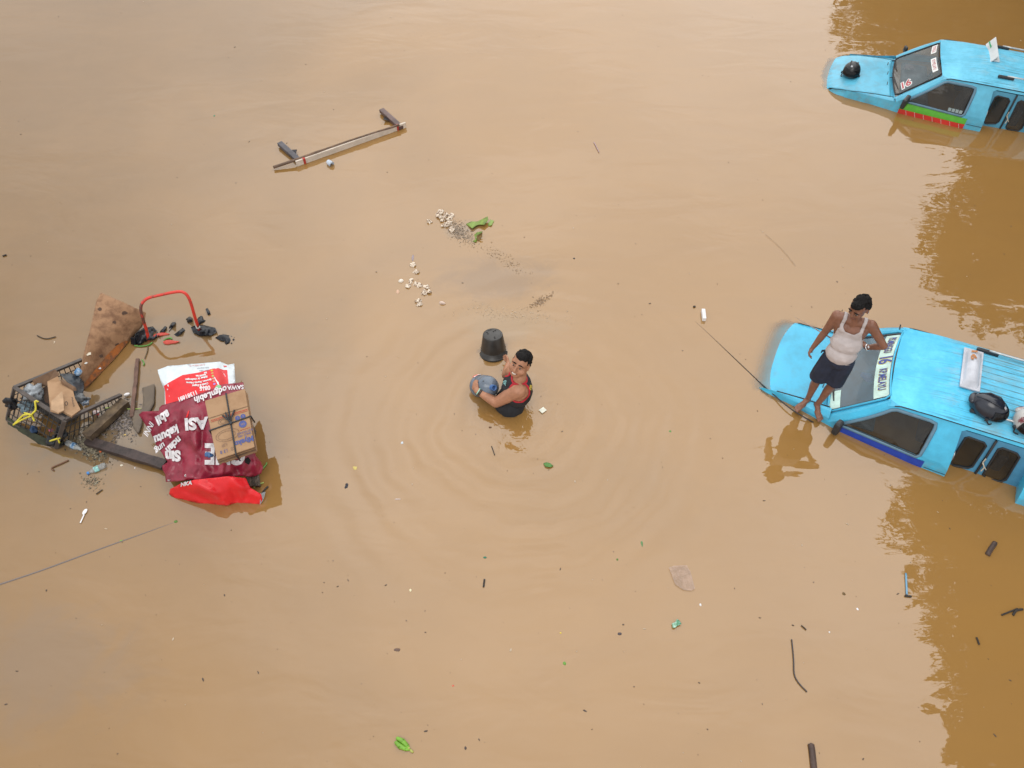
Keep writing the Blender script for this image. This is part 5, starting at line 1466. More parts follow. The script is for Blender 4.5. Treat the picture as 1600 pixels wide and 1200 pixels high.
# ---- white barrier plank on two grey brackets, stick laid along it
def barrier():
    t = thing('barrier', 'long white plank with red bands on two grey brackets floating in the upper left', 'barrier', P(548, 228, 0))
    wm = mat('barrier_white', (.60, .52, .44), .6, .12, 6); rd_ = mat('barrier_red', (.42, .03, .02), .5)
    a, b = P(463, 257, .03), P(634, 196, .03); d = (b - a).normalized()
    def seg(name, s, e, m, w_=.028, h_=.12):
        bm = bmesh.new(); add_beam(bm, P(0, 0, 0) * 0 + a + d * s, a + d * e, w_, h_, bev=.003); o = obj(name, bm, m, t); SUBM.append(o); return o
    ln = (b - a).length
    seg('plank_end', 0, .115, wm); seg('red_band', .115, .15, rd_, .036, .13); pl = seg('plank', .15, ln - .16, wm); seg('red_band', ln - .16, ln - .125, rd_, .036, .13); seg('plank_end', ln - .125, ln, wm)
    gr = mat('bracket_grey', (.06, .055, .065), .45, .3, 10); g2 = mat('bracket_brown', (.10, .06, .055), .45, .3, 10)
    for i, (p0, p1, m) in enumerate((((468, 252, .03), (437, 224, .05), gr), ((627, 200, .03), (596, 172, .05), g2))):
        bm = bmesh.new(); A, B_ = P(*p0), P(*p1); add_beam(bm, A, B_, .085, .06, bev=.010)
        br = obj('bracket', bm, m, t); SUBM.append(br)
        bm = bmesh.new(); c = A.lerp(B_, .45 if i == 0 else .6); s = (B_ - A).normalized().cross(Vector((0, 0, 1))) * (1 if i == 0 else -1)
        f = [bm.verts.new(q) for q in (c + (A - B_).normalized() * .10 + s * .03, c + s * .12 + Vector((0, 0, .01)), c + (B_ - A).normalized() * .06 + s * .05)]
        bm.faces.new(f); bmesh.ops.solidify(bm, geom=bm.faces[:], thickness=.03)
        obj('brace', bm, gr, t)
    t2 = thing('wooden_stick', 'thin brown stick lying along the white plank and sticking out to its left', 'stick', P(500, 240, 0))
    bm = bmesh.new(); add_tube(bm, smooth_path([P(427, 261.5, .04), P(470, 247, .085), P(540, 222, .095), P(624, 195, .09)], 5), [.022] * 8 + [.016] * 8, 8); obj('stick', bm, mat('stick_brown', (.14, .085, .055), .7, .3, 10), t2, True)
barrier()

# ---- cables
def cable(lab, pts, rr, m, name='cable'):
    t = thing(name, lab, 'cable', P(*pts[0])); P3 = smooth_path([P(*p) for p in pts], 6)
    n = len(P3); rs = [float(np.interp(i / (n - 1), [k / (len(rr) - 1) for k in range(len(rr))], rr)) for i in range(n)]
    bm = bmesh.new(); add_tube(bm, P3, rs, 6); obj('line', bm, m, t, True)
cable('thin black cable slanting out of the water onto the fender under the barefoot man', [(1086, 502, .0), (1110, 524, .001), (1150, 562, .003), (1190, 600, .005), (1232, 636, .05), (1262, 655, .03), (1275, 662, -.03)], [.001, .002, .0045, .007, .009, .009, .008], mat('cable_black', (.03, .026, .025), .5))
cable('faint blue grey rope lying at the surface in the lower left', [(-40, 926, .0), (60, 893, .0), (150, 860, .0), (220, 835, .0), (276, 815, -.001)], [.010, .009, .008, .006, .001], mat('rope_bluegrey', (.17, .14, .13), .8), 'rope')

# ---- food scraps, leaves, small litter
def scrap(lab, px, py, sx, sy, m, z=.0, group=None, name='food_scrap', cat='scrap', amp=1.0, h=.03, rot=0.):
    bm = bmesh.new(); k = 1 / 140 * (1 + (600 - py) / 1300)
    add_ball(bm, P(px, py, z), (sx * k, sy * k * 1.2, h), Matrix.Rotation(rot, 3, 'Z'), 3, amp, 34)
    o = obj(name, bm, m, None, True); tag(o, lab, cat, group); return o
foodm = mat('food_scrap', (.74, .64, .52), .8, .0, 42, (.13, .055, .025), lo=.49, hi=.58, bump=.4, bscale=80)
foodw = mat('food_scrap_white', (.72, .66, .58), .8, .0, 30, (.25, .13, .07), lo=.55, hi=.68)
GRP = 'pale brown food scraps drifting above the wading man'
clA = [(688, 334, 6, 5), (697, 337, 5, 5), (704, 339, 5, 4), (690, 341, 5, 3), (697, 352, 6, 4), (703, 349, 5, 4), (706, 359, 4, 5), (671, 347, 4, 4), (691, 345, 4, 2.5), (701, 343, 4, 3), (685, 338, 4, 4)]
LA = ['topmost brown and white scrap of the clump by the torn leaves', 'rounded scrap second from the top of the clump', 'dark edged scrap at the upper right of the clump', 'flat scrap in the middle left of the clump', 'pale scrap left of the lowest in the clump', 'scrap above the lowest one on the right side of the clump', 'lowest, elongated scrap of the clump beside the grey scum', 'single scrap apart on the left of the clump', 'whitish flat scrap at the lower left of the clump', 'small scrap in the centre of the clump', 'scrap at the upper left edge of the clump']
for (x, y, a, b), lb in zip(clA, LA): scrap(lb, x, y, a, b, foodm, group=GRP, h=.035)
clB = [(645, 414, 4, 4), (650, 426, 4.5, 3.5), (642, 440, 3, 4.5), (637, 447, 3.5, 3.5), (650, 444, 3.5, 5), (656, 446, 4, 4.5), (667, 449, 4.5, 3.5), (662, 458, 5, 4), (671, 456, 4, 3.5), (654, 471, 5, 4), (655, 476, 4.5, 3.5)]
LB = ['topmost food scrap of the loose trail, just under the translucent strip', 'second scrap from the top of the loose trail', 'tall narrow scrap at the left of the trail bend', 'lowest left scrap of the trail bend beside the white pellet', 'orange brown scrap in the middle of the trail bend', 'scrap right of the orange brown one in the trail bend', 'upper scrap of the right hand pair in the trail', 'lower left scrap of the right hand trio in the trail', 'lower right scrap of the right hand trio in the trail', 'upper half of the lowest scrap lump in the trail', 'lower half of the lowest scrap lump in the trail']
for (x, y, a, b), lb in zip(clB, LB): scrap(lb, x, y, a, b, foodm, group=GRP, h=.032)
scrap('white oval food pellet left of the loose scrap trail', 626.5, 439.5, 4.2, 2.8, foodw, amp=.2, cat='pellet'); scrap('pinkish flat pellet lowest on the left of the scrap trail', 621.5, 456, 2.6, 4, mat('pellet_pink', (.55, .36, .25), .7), amp=.2, h=.012, cat='pellet')
scrap('long pale pellet right of the scrap trail', 691, 474, 5.5, 2.6, mat('pellet_pale', (.62, .48, .40), .7, .2, 20), amp=.3, cat='pellet', rot=-.2)
scrap('narrow translucent strip above the scrap trail', 645, 403, 2, 6, mat('strip_grey', (.25, .20, .22), .4), amp=.2, h=.006, name='plastic_strip')
leafg = mat('leaf_green', (.15, .23, .035), .5, .25, 14); 
def leaf(lab, ol, ctrl, m=leafg, name='torn_leaf', amp=.01):
    t = thing(name, lab, 'leaf', P(ol[0][0], ol[0][1], 0)); o, _ = sheet('blade', ol, ctrl, m, t, 3, amp, .12, 3., .003); SUBM.append(o)
leaf('upper torn green leaf piece with a pointed tip, right of the food scraps', [(728, 350), (737, 346), (746, 346), (762, 338), (763, 343), (757, 351), (747, 351), (743, 353), (738, 357)], [(728, 350, .0), (763, 338, .06), (747, 349, .02), (738, 357, .03)])
leaf('small pale green torn leaf piece at the far right of the leaves', [(762, 347), (767, 343), (772, 345), (768, 352), (763, 353)], [(762, 347, -.01), (768, 352, .01)], mat('leaf_pale', (.22, .32, .07), .5))
leaf('curled green leaf with a brown underside below the upper one', [(741, 367), (745, 363), (754, 361), (752, 364), (745, 368), (744, 371), (746, 374), (744, 379), (738, 377), (743, 374)], [(741, 367, .05), (754, 361, .09), (745, 379, .0)])
leaf('brown curled back of the lower torn leaf', [(745, 368), (754, 362), (753, 370), (748, 377), (745, 374)], [(745, 368, .01), (754, 362, .07), (748, 377, -.01)], mat('leaf_brown', (.17, .10, .03), .7, .3, 14))
# pod
t = thing('green_pod', 'bright green split pod floating alone near the bottom edge', 'pod', P(631, 1164, 0))
pg = mat('pod_green', (.16, .36, .03), .45, .2, 12)
for s in (-1, 1):
    bm = bmesh.new(); a = P(620, 1157 + s * 1.5, .02); b = P(640, 1171 + s * .5, .01)
    n_ = Vector((.5, .8, 0)) * s * -.012
    limb(bm, [(a + n_, .016), (a.lerp(b, .35) + n_ * 1.6, .024), (a.lerp(b, .75) + n_, .018), (b, .007)]); obj('pod_half', bm, pg, t, True)
bm = bmesh.new(); add_ball(bm, P(643, 1173.5, .01), (.022, .012, .008), Matrix.Rotation(-.6, 3, 'Z')); add_ball(bm, P(639, 1169, .02), (.012, .010, .006)); obj('pod_tip', bm, mat('pod_tip', (.32, .34, .08), .5), t, True)
leaf('single dark green leaf below the wading man', [(849, 724), (854, 722), (860, 724), (865, 728), (860, 730), (852, 729)], [(849, 724, .01), (865, 728, .01), (857, 727, .02)], mat('leaf_dark', (.06, .17, .03), .5, .2, 20), 'leaf', .002)
# rectangular litter
def block(name, lab, cat, px, py, z, s, rot, m):
    bm = bmesh.new(); add_box(bm, P(px, py, z), s, Matrix.Rotation(rot, 3, 'Z'), min(s) * .12); o = obj(name, bm, m); tag(o, lab, cat); return o
foam = mat('foam_white', (.72, .71, .72), .8, .05, 20)
block('foam_block', 'white foam block floating near the end of the black cable', 'foam', 1099.5, 492, .03, (.045, .165, .06), -.05, foam)
block('paper_scrap', 'square white paper scrap right beside the wading man', 'paper', 848, 641, .012, (.07, .06, .012), .7, mat('paper_cream', (.68, .68, .58), .7, .1, 30))
block('dark_scrap', 'tiny black scrap left of the white foam block', 'scrap', 1085, 479, .01, (.028, .022, .015), .3, DIRT)
ch = thing('plastic_film', 'pale translucent film sheet lying flat right of the lower middle', 'film', P(1066, 903, 0))
sheet('film', [(1045, 887), (1053, 884), (1073, 883), (1079, 893), (1086, 920), (1080, 923), (1068, 922), (1055, 913)], [(1045, 887, .012), (1086, 920, .012)], mat('film_pale', (.52, .38, .30), .3, .2, 20, alpha=.30), ch, 6, .0008, .2, 1., .001, False)
ch = thing('wrapper', 'small mint green wrapper right of centre at the bottom', 'wrapper', P(1058, 974, 0))
sheet('foil', [(1050, 974), (1055, 972), (1058, 967), (1062, 970), (1065, 975), (1058, 978), (1055, 981), (1051, 981)], [(1050, 974, .01), (1065, 975, .02), (1058, 970, .03)], mat('wrapper_green', (.10, .45, .22), .35, .5, 40, (.4, .6, .5)), ch, 2.5, .012, .3, 2., .002)
def stick(name, lab, cat, pts, r, m, zz=.01):
    bm = bmesh.new(); P3 = smooth_path([P(x, y, zz) for x, y in pts], 4); add_tube(bm, P3, r, 6); o = obj(name, bm, m, None, True); tag(o, lab, cat)
    return o
stick('drinking_straw', 'pale blue drinking straw standing near the lower right with its dark end down', 'straw', [(1415.5, 896), (1417, 929)], .010, mat('straw_blue', (.16, .34, .50), .4))
stick('wood_chip', 'dark chip at the lower end of the blue straw', 'twig', [(1414, 931), (1424, 932)], .011, DIRT)
stick('cane', 'long thin bent dark cane at the lower right, kinked at its lower end', 'twig', [(1237, 999), (1240, 1030), (1241, 1053), (1248, 1067), (1261, 1081)], .0062, mat('cane_dark', (.05, .045, .05), .6))
stick('wood_piece', 'dark broken wood piece cut by the bottom edge', 'wood', [(1267, 1161), (1269, 1175), (1272, 1203)], [.006] + [.03] * 8, WOODD)
stick('wood_piece', 'short dark wood piece below the nearer minibus at the right', 'wood', [(1543, 867), (1548, 858), (1555, 848)], .026, WOODD)
stick('twig', 'thin curved twig pair at the right edge, upper one', 'twig', [(1565, 961), (1580, 955), (1590, 951)], .008, DIRT)
stick('twig', 'thicker curved twig at the right edge, lower of the pair', 'twig', [(1583, 961), (1588, 954), (1598, 952)], .012, DIRT)
stick('twig', 'short curved twig below the pair at the right edge', 'twig', [(1526, 996), (1528, 1001), (1530, 1007)], .009, DIRT)
stick('twig', 'small straight twig above the kink of the long cane', 'twig', [(1252, 977), (1260, 984)], .006, DIRT)
stick('twig', 'short upright dark twig below the ripples in the lower middle', 'twig', [(757, 905), (755.5, 917)], .009, DIRT)
stick('twig', 'thin pair of stalks just below the wading man', 'twig', [(768, 697), (773, 711)], .005, DIRT)
stick('twig', 'thin curved twig alone left of the plywood board', 'twig', [(58, 524), (66, 528), (75, 529), (87, 526)], .006, DIRT)
stick('twig', 'brown crooked twig under the basket', 'twig', [(107, 719), (94, 725), (81, 731), (84, 735)], .009, mat('twig_brown', (.14, .07, .04), .8))
stick('twig', 'short brown twig above the white spoon', 'twig', [(150, 772), (160, 765)], .006, DIRT)
stick('twig', 'faint lilac straw piece at the top right of the middle', 'straw', [(928, 222), (936, 238)], .006, mat('lilac', (.35, .25, .30), .6))
stick('twig', 'thin pale stalk to the right of the middle above the nearer minibus', 'twig', [(1196, 366), (1212, 380), (1228, 396), (1243, 415)], .0016, mat('stalk_tan', (.30, .19, .09), .8))
stick('bamboo_stub', 'short dark scrap at the left edge', 'scrap', [(4, 400), (10, 398)], .010, DIRT)
# cup
t = thing('plastic_cup', 'small white plastic cup floating just below the white plank', 'cup', P(517, 256, 0))
bm = bmesh.new(); ax = (P(523, 260, .01) - P(513, 252, .04)).normalized(); add_lathe(bm, [(.0, .0), (.032, .0), (.036, .008), (.045, .09), (.043, .09), (.034, .012)], P(512, 252, .04), ax, 20); bmesh.ops.recalc_face_normals(bm, faces=bm.faces[:]); obj('cup', bm, mat('cup_white', (.55, .62, .72), .3, alpha=.8), t, True)
# bottles in the litter
def bottle(lab, p0, p1, r, body, cap, lblc):
    a, b = P(*p0), P(*p1); ax = (b - a).normalized(); Ln = (b - a).length; t = thing('plastic_bottle', lab, 'bottle', (a + b) / 2)
    bm = bmesh.new(); add_lathe(bm, [(0, 0), (r * .8, .0), (r, .02), (r, Ln * .3), (r * .93, Ln * .34), (r, Ln * .38), (r, Ln * .62), (r * .45, Ln * .86), (r * .4, Ln * .9)], a, ax, 20); bmesh.ops.recalc_face_normals(bm, faces=bm.faces[:]); obj('body', bm, body, t, True)
    bm = bmesh.new(); add_lathe(bm, [(r * .48, Ln * .88), (r * .5, Ln * .9), (r * .5, Ln), (0, Ln)], a, ax, 16); obj('cap', bm, cap, t, True)
    bm = bmesh.new(); add_lathe(bm, [(r * 1.02, Ln * .36), (r * 1.02, Ln * .60)], a, ax, 20); obj('label_band', bm, lblc, t, True)
clear = mat('bottle_clear', (.40, .42, .42), .15, .3, 20, alpha=.55); capb = mat('cap_blue', (.05, .20, .50), .35)
bottle('clear bottle with blue cap floating alone below the dark bar', (165, 726, .02), (136, 740, .01), .034, clear, capb, mat('label_mint', (.25, .50, .48), .4, .4, 40))
bottle('bottle with a bright blue label lying at the foot of the basket', (104, 691, .03), (128, 703, .0), .036, clear, clear, mat('label_blue', (.04, .22, .50), .3, .5, 40, (.4, .5, .6)))
# spoon
t = thing('plastic_spoon', 'white plastic spoon drifting below the small bottle', 'spoon', P(130, 805, 0))
bm = bmesh.new(); add_ball(bm, P(132.5, 799.5, .012), (.022, .038, .008), Matrix.Rotation(-.25, 3, 'Z')); obj('bowl', bm, foam, t, True)
bm = bmesh.new(); add_beam(bm, P(131.5, 804, .012), P(125.5, 817, .010), .012, .008, bev=.002); obj('handle', bm, foam, t)
scrap('white shell shaped scrap at the end of the basket rail', 198, 616, 5, 2.2, foam, z=.03, amp=.1, h=.012, name='foam_piece', rot=.4)
# single small things that can be told apart
tiny = [('leaf_fragment', 'tiny teal leaf fragment under the wide ripples', 757.5, 871, 3, 1.2, (.02, .16, .10)), ('leaf_fragment', 'tiny green speck of leaf right of the lower middle', 964.5, 874, 1.8, 2.2, (.08, .16, .02)),
        ('leaf_fragment', 'small blurry green leaf bit in the lower middle', 882, 1036, 3, 3, (.12, .28, .04)), ('petal', 'small yellow petal right of the lower middle', 876, 989, 2.2, 1.4, (.6, .45, .05)),
        ('petal', 'tiny cream petal left of the lower middle', 641.5, 922, 2, 2.2, (.65, .6, .40)), ('petal', 'small coral scrap above the green pod', 708, 1071.5, 2.5, 1.6, (.6, .12, .08)),
        ('bark_chip', 'brown oval bark chip in the lower left middle', 620.5, 1015.5, 7, 3, (.12, .07, .05)), ('bark_chip', 'dark bark chip at the lower right middle', 968, 990.5, 3.5, 2.4, (.06, .045, .05)),
        ('bark_chip', 'black bean shaped chip left below the wading man', 541.5, 759.5, 3, 4.2, (.015, .015, .025)), ('bark_chip', 'tiny dark chip beside the green pod', 727.5, 1168.5, 2.4, 3.2, (.06, .04, .035)),
        ('foam_bead', 'tiny white bead right of the mint wrapper', 1094.5, 945, 1.6, 2.2, (.7, .7, .7)), ('foam_bead', 'round white bead left of the blue straw', 1340, 952, 2.2, 2.2, (.72, .72, .75)),
        ('foam_bead', 'white speck above the long cane', 1296, 988, 1.3, 1.3, (.7, .7, .7)), ('foam_bead', 'small clear bead in the ripples left below the wading man', 628, 692, 2, 2, (.5, .55, .6)),
        ('leaf_fragment', 'faint green leaf at the right end of the wide ripples', 1003, 850, 1.8, 4, (.10, .22, .08)), ('leaf_fragment', 'tiny green speck next to the ripples below the cable', 1047, 674, 2, 1.5, (.10, .26, .06)),
        ('bark_chip', 'brown chip with a yellow spot left of the white bead', 1318.5, 928, 3, 3, (.12, .07, .02)), ('petal', 'tan speck far left of the ripples', 555, 731, 4, 3, (.5, .40, .12)),
        ('bark_chip', 'small brown chip in the reflection of the wading man', 766, 668, 2.6, 1.6, (.10, .045, .02)), ('plastic_strip', 'thin pink strip in the ripples on the left', 621, 780, 5.5, .9, (.50, .42, .40)),
        ('leaf_fragment', 'green speck on the faint rope', 190, 845, 3, 1.5, (.16, .30, .05)), ('leaf_fragment', 'tiny green sprig where the faint rope ends', 275, 815, 4, 2, (.08, .18, .03)),
        ('petal', 'yellow speck in the open water between bar and slat', 196, 679.5, 3.4, 1.4, (.5, .36, .12)), ('petal', 'orange speck in the litter below the dark bar', 157.5, 705, 2.6, 2, (.6, .12, .03)),
        ('petal', 'cream speck below the dark bar', 171, 708.5, 3, 1.6, (.5, .38, .2)), ('petal', 'white speck right below the dark bar', 190, 727, 2.4, 1.6, (.6, .55, .45)), ('foam_bead', 'tiny white bead lowest below the dark bar', 211, 731, 1.5, 1.8, (.65, .6, .6)),
        ('leaf_fragment', 'blue green fleck left of the white plank', 335, 181, 1.6, 1.6, (.05, .2, .12)), ('bark_chip', 'black fleck above the red handle', 897, 404, 1.6, 1.4, (.02, .02, .02))]
tiny[-1] = ('bark_chip', 'black fleck right of the torn leaves', 897, 404, 1.6, 1.4, (.02, .02, .02))
for i, (nm_, lab, x, y, a, b, c) in enumerate(tiny):
    scrap(lab, x, y, a, b, mat('tiny_%s_%d' % (nm_, i), c, .6), name=nm_, amp=.5, h=.008, cat=nm_.replace('_', ' '))

# ---- countless specks of grit and silt, drifting litter scum
def specks(name, n, region, smin, smax, m, seed, lab=None, flat=.004):
    random.seed(seed); vs = []; fs = []; k = 0
    while k < n:
        x, y, ok = region()
        if not ok: continue
        s = random.uniform(smin, smax) * (random.random() ** 2 * 1.6 + .4); p = P(x, y, .003)
        a = random.uniform(0, 6.28); e = random.uniform(1, 3.2)
        b = len(vs)
        for j in range(5):
            t = a + j * 2 * math.pi / 5; q = Vector((math.cos(t - a) * s * e, math.sin(t - a) * s, 0)); q.rotate(Matrix.Rotation(a, 3, 'Z'))
            vs.append(p + q * random.uniform(.7, 1.2))
        vs.append(p + Vector((0, 0, flat)))
        for j in range(5): fs.append((b + j, b + (j + 1) % 5, b + 5))
        k += 1
    me = bpy.data.meshes.new(name); me.from_pydata([tuple(v) for v in vs], [], fs)
    o = obj(name, me, m); o['kind'] = 'stuff'; return o
def anywhere():
    return random.uniform(-20, 1620), random.uniform(-10, 1210) ** 1.0, True
specks('floating_grit', 430, anywhere, .0018, .0048, mat('grit_brown', (.07, .05, .04), .8), 11)
specks('floating_grit', 25, anywhere, .0035, .006, mat('grit_brown', (.07, .05, .04), .8), 31)
specks('floating_chaff', 120, anywhere, .002, .005, mat('chaff_pale', (.45, .36, .26), .8), 12)
def around(cx, cy, rx, ry, ang=0.):
    def f():
        a = random.gauss(0, .5); b = random.gauss(0, .5)
        return cx + a * rx * math.cos(ang) - b * ry * math.sin(ang), cy + a * rx * math.sin(ang) + b * ry * math.cos(ang), abs(a) < 1.3
    return f
specks('scum_flecks', 900, around(718, 362, 25, 13, .6), .0015, .0045, mat('scum_grey', (.19, .15, .12), .8, .6, 60, (.42, .33, .25)), 13)
specks('scum_flecks', 240, around(780, 400, 60, 10, .55), .0015, .004, mat('scum_brown', (.24, .16, .10), .8), 14)
specks('scum_flecks', 260, around(845, 470, 24, 5, -.5), .002, .005, mat('scum_brown', (.24, .16, .10), .8), 15)
specks('scum_flecks', 320, around(790, 490, 80, 14, .1), .0015, .004, mat('chaff_pale', (.45, .36, .26), .8), 16)
specks('litter_flecks', 1500, around(190, 655, 30, 26, -.8), .002, .007, mat('litter_grey', (.10, .085, .08), .8, .7, 30, (.26, .22, .2)), 17)
specks('litter_flecks', 900, around(138, 700, 36, 14, .5), .002, .008, mat('litter_dark', (.05, .042, .035), .8, .7, 30, (.30, .26, .18)), 18)
specks('litter_flecks', 160, around(145, 752, 16, 12, 0), .002, .006, mat('litter_dark', (.05, .042, .035), .8), 19)
specks('litter_flecks', 500, around(150, 670, 26, 12, -.6), .003, .009, mat('litter_dark', (.05, .042, .035), .8), 20)
# ------------------------------------------------------------------ trees beyond the right edge (seen mirrored in the water)
def tree(base, trunk_h, blobs, leaf_n, label_, m, seed):
    random.seed(seed)
    root = thing('tree', label_, 'tree', base)
    base = Vector(base); bm = bmesh.new()
    cen = sum((Vector(b[0]) for b in blobs), Vector()) / len(blobs)
    top = base + Vector((0, 0, trunk_h))
    add_tube(bm, smooth_path([base, base + Vector((.15, .1, trunk_h * .5)), top], 4), [lerp(.28, .2, i / 8) for i in range(9)], 10)
    for b in blobs:
        add_tube(bm, smooth_path([top, top.lerp(Vector(b[0]), .5) + Vector((0, 0, .4)), Vector(b[0])], 4), [lerp(.15, .04, i / 8) for i in range(9)], 6)
    obj('trunk', bm, mat('bark', (.09, .065, .045), .9, .3, 6), root, True)
    vs = []; fs = []
    tot = sum(b[1][0] * b[1][1] * b[1][2] for b in blobs)
    for c, r in blobs:
        n = int(leaf_n * r[0] * r[1] * r[2] / tot); c = Vector(c)
        for _ in range(n):
            d = Vector((random.gauss(0, 1), random.gauss(0, 1), random.gauss(0, 1))).normalized()
            q = random.random() ** .45
            p = c + Vector((d.x * r[0], d.y * r[1], d.z * r[2])) * q * (1 + .35 * noise.noise(d * 2.5 + c))
            if noise.noise(p * .9) < -.42: continue
            s = random.uniform(.16, .34)
            a = Vector((random.gauss(0, 1), random.gauss(0, 1), random.gauss(0, .6))).normalized(); b_ = a.orthogonal().normalized()
            b_ = (b_ + a.cross(b_) * random.uniform(-1, 1)).normalized()
            i = len(vs); vs += [p - a * s, p + b_ * s * .42, p + a * s, p - b_ * s * .42]; fs.append((i, i + 1, i + 2, i + 3))
    me = bpy.data.meshes.new('crown'); me.from_pydata([tuple(v) for v in vs], [], fs)
    obj('crown', me, m, root)
leafm = mat('foliage', (.045, .07, .024), .7, .5, .8, (.10, .13, .045))
leafm2 = mat('foliage_olive', (.06, .07, .03), .7, .5, .8, (.11, .12, .045))
B1 = [((12.6, 5.2, 11.8), (2.2, 2.2, 3.2)), ((13.2, 8.2, 12.2), (2.4, 2.0, 3.1)), ((12.9, 11.4, 13.2), (1.7, 1.4, 2.4)), ((14.0, 6.5, 8.8), (3.0, 3.2, 2.6)), ((13.6, 2.6, 11.5), (2.6, 2.2, 3.4)),
      ((15.2, 10.0, 9.5), (2.6, 2.6, 2.4)), ((14.2, .0, 10.6), (2.6, 2.2, 3.2)), ((15.0, 3.5, 8.0), (3.0, 3.0, 2.4))]
tree((14.6, 6.0, -1.2), 7.5, B1, 42000, 'tall broad dark tree right of the road, mirrored below the nearer minibus', leafm, 3)
B2 = [((13.2, 15.6, 6.9), (2.1, 2.4, 2.2)), ((12.6, 18.0, 4.0), (1.6, 2.2, 2.2)), ((14.2, 17.4, 4.4), (2.0, 2.0, 2.0)), ((13.6, 13.4, 4.4), (1.7, 1.8, 2.0)), ((15.2, 15.5, 3.4), (2.4, 3.4, 2.0)), ((15.2, 12.0, 5.2), (2.2, 2.0, 2.2))]
tree((14.6, 15.3, -1.2), 4.2, B2, 22000, 'rounder mid sized tree right of the road between the two minibuses, mirrored in the water', leafm2, 5)
B3 = [((13.6, 24.5, 5.0), (2.6, 3.0, 2.2)), ((16.2, 22.5, 4.2), (3.2, 3.0, 2.6)), ((14.6, 28.2, 7.0), (2.8, 2.6, 2.6)), ((16.5, 26, 4.4), (3.0, 3.6, 2.8)), ((19.5, 24.5, 4.4), (3.4, 3.6, 3.0))]
tree((15.6, 25.0, -1.2), 4.4, B3, 22000, 'leafy tree beyond the far minibus, mirrored at the top right of the water', leafm, 9)
# plain building behind the trees, its wall darkens the reflections
def shophouse():
    root = thing('building', 'low dull shop building behind the roadside trees, far right', 'building', (19.5, 12, -1.2))
    bm = bmesh.new(); add_box(bm, (22.5, 12, 3.4), (6, 22, 9.2)); obj('wall', bm, mat('wall_render', (.16, .14, .11), .9, .3, 2), root)
    bm = bmesh.new(); add_box(bm, (22.4, 12, 8.2), (7.2, 23.2, .35), Matrix.Rotation(.03, 3, 'Y')); obj('roof', bm, mat('roof_sheet', (.14, .10, .08), .8, .3, 2), root)
    for i in range(6):
        for z in (1.8, 5.2):
            y = 3.5 + i * 3.4
            bm = bmesh.new(); add_box(bm, (19.46, y, z), (.08, 1.5, 1.5)); f = obj('window', bm, mat('shutter', (.20, .18, .15), .7), root)
            bm = bmesh.new(); add_box(bm, (19.40, y, z), (.05, 1.3, 1.3)); obj('pane', bm, mat('dark_pane', (.02, .025, .03), .1), f)
shophouse()

# ------------------------------------------------------------------ road bed and water
bm = bmesh.new(); bmesh.ops.create_grid(bm, x_segments=1, y_segments=1, size=400, matrix=Matrix.Translation((0, 0, -1.2)))
rd = obj('road', bm, mat('mud_road', (.09, .07, .05), .9, .3, .5)); rd['kind'] = 'structure'
bpy.context.view_layer.update()
RES = .045; X0, X1, Y0, Y1 = -10.4, 11.2, 1.0, 17.2
nx = int((X1 - X0) / RES) + 1; ny = int((Y1 - Y0) / RES) + 1
gx = X0 + np.arange(nx) * RES; gy = Y0 + np.arange(ny) * RES
depth = np.full((ny, nx), 9.0)
vs = []; fs = []; boxes = []
for o in SUBM:
    mw = o.matrix_world; b = len(vs); co = [mw @ v.co for v in o.data.vertices]
    vs += co; fs += [tuple(b + i for i in p.vertices) for p in o.data.polygons]
    zs = [c for c in co if c.z > -.5]
    if zs: boxes.append((min(c.x for c in zs), max(c.x for c in zs), min(c.y for c in zs), max(c.y for c in zs)))
BV = BVHTree.FromPolygons(vs, fs)
done = np.zeros((ny, nx), bool)
for (a, b, c, d) in boxes:
    i0, i1 = max(0, int((a - .1 - X0) / RES)), min(nx, int((b + .1 - X0) / RES) + 2)
    j0, j1 = max(0, int((c - .1 - Y0) / RES)), min(ny, int((d + .1 - Y0) / RES) + 2)
    for j in range(j0, j1):
        for i in range(i0, i1):
            if done[j, i]: continue
            done[j, i] = True
            h = BV.ray_cast(Vector((gx[i], gy[j], -.001)), Vector((0, 0, -1)), .45)
            if h[0] is not None: depth[j, i] = h[3]
GX, GY = np.meshgrid(gx, gy)
for p0, p1, d0, d1 in SOFT:
    dx, dy_ = p1[0] - p0[0], p1[1] - p0[1]; t = np.clip(((GX - p0[0]) * dx + (GY - p0[1]) * dy_) / (dx * dx + dy_ * dy_), 0, 1)
    ds = np.hypot(GX - p0[0] - t * dx, GY - p0[1] - t * dy_)
    depth = np.where(ds < .09, np.minimum(depth, d0 + (d1 - d0) * t), depth)
op = 1 - np.exp(-(np.maximum(depth - .012, 0) / .088) ** 2.6)
op = np.clip(op, .0, 1)
hard = np.where(depth > 1, 1., 0.)
def blur(a, n):
    for _ in range(n):
        q = np.pad(a, 1, mode='edge'); a = (q[:-2, 1:-1] + q[2:, 1:-1] + q[1:-1, :-2] + q[1:-1, 2:] + 2 * q[1:-1, 1:-1]) / 6
    return a
op = np.maximum(blur(op, 4), hard)
co = np.zeros((ny * nx, 3)); co[:, 0] = GX.ravel(); co[:, 1] = GY.ravel()
idx = np.arange(ny * nx).reshape(ny, nx)
q = np.stack([idx[:-1, :-1], idx[:-1, 1:], idx[1:, 1:], idx[1:, :-1]], -1).reshape(-1, 4)
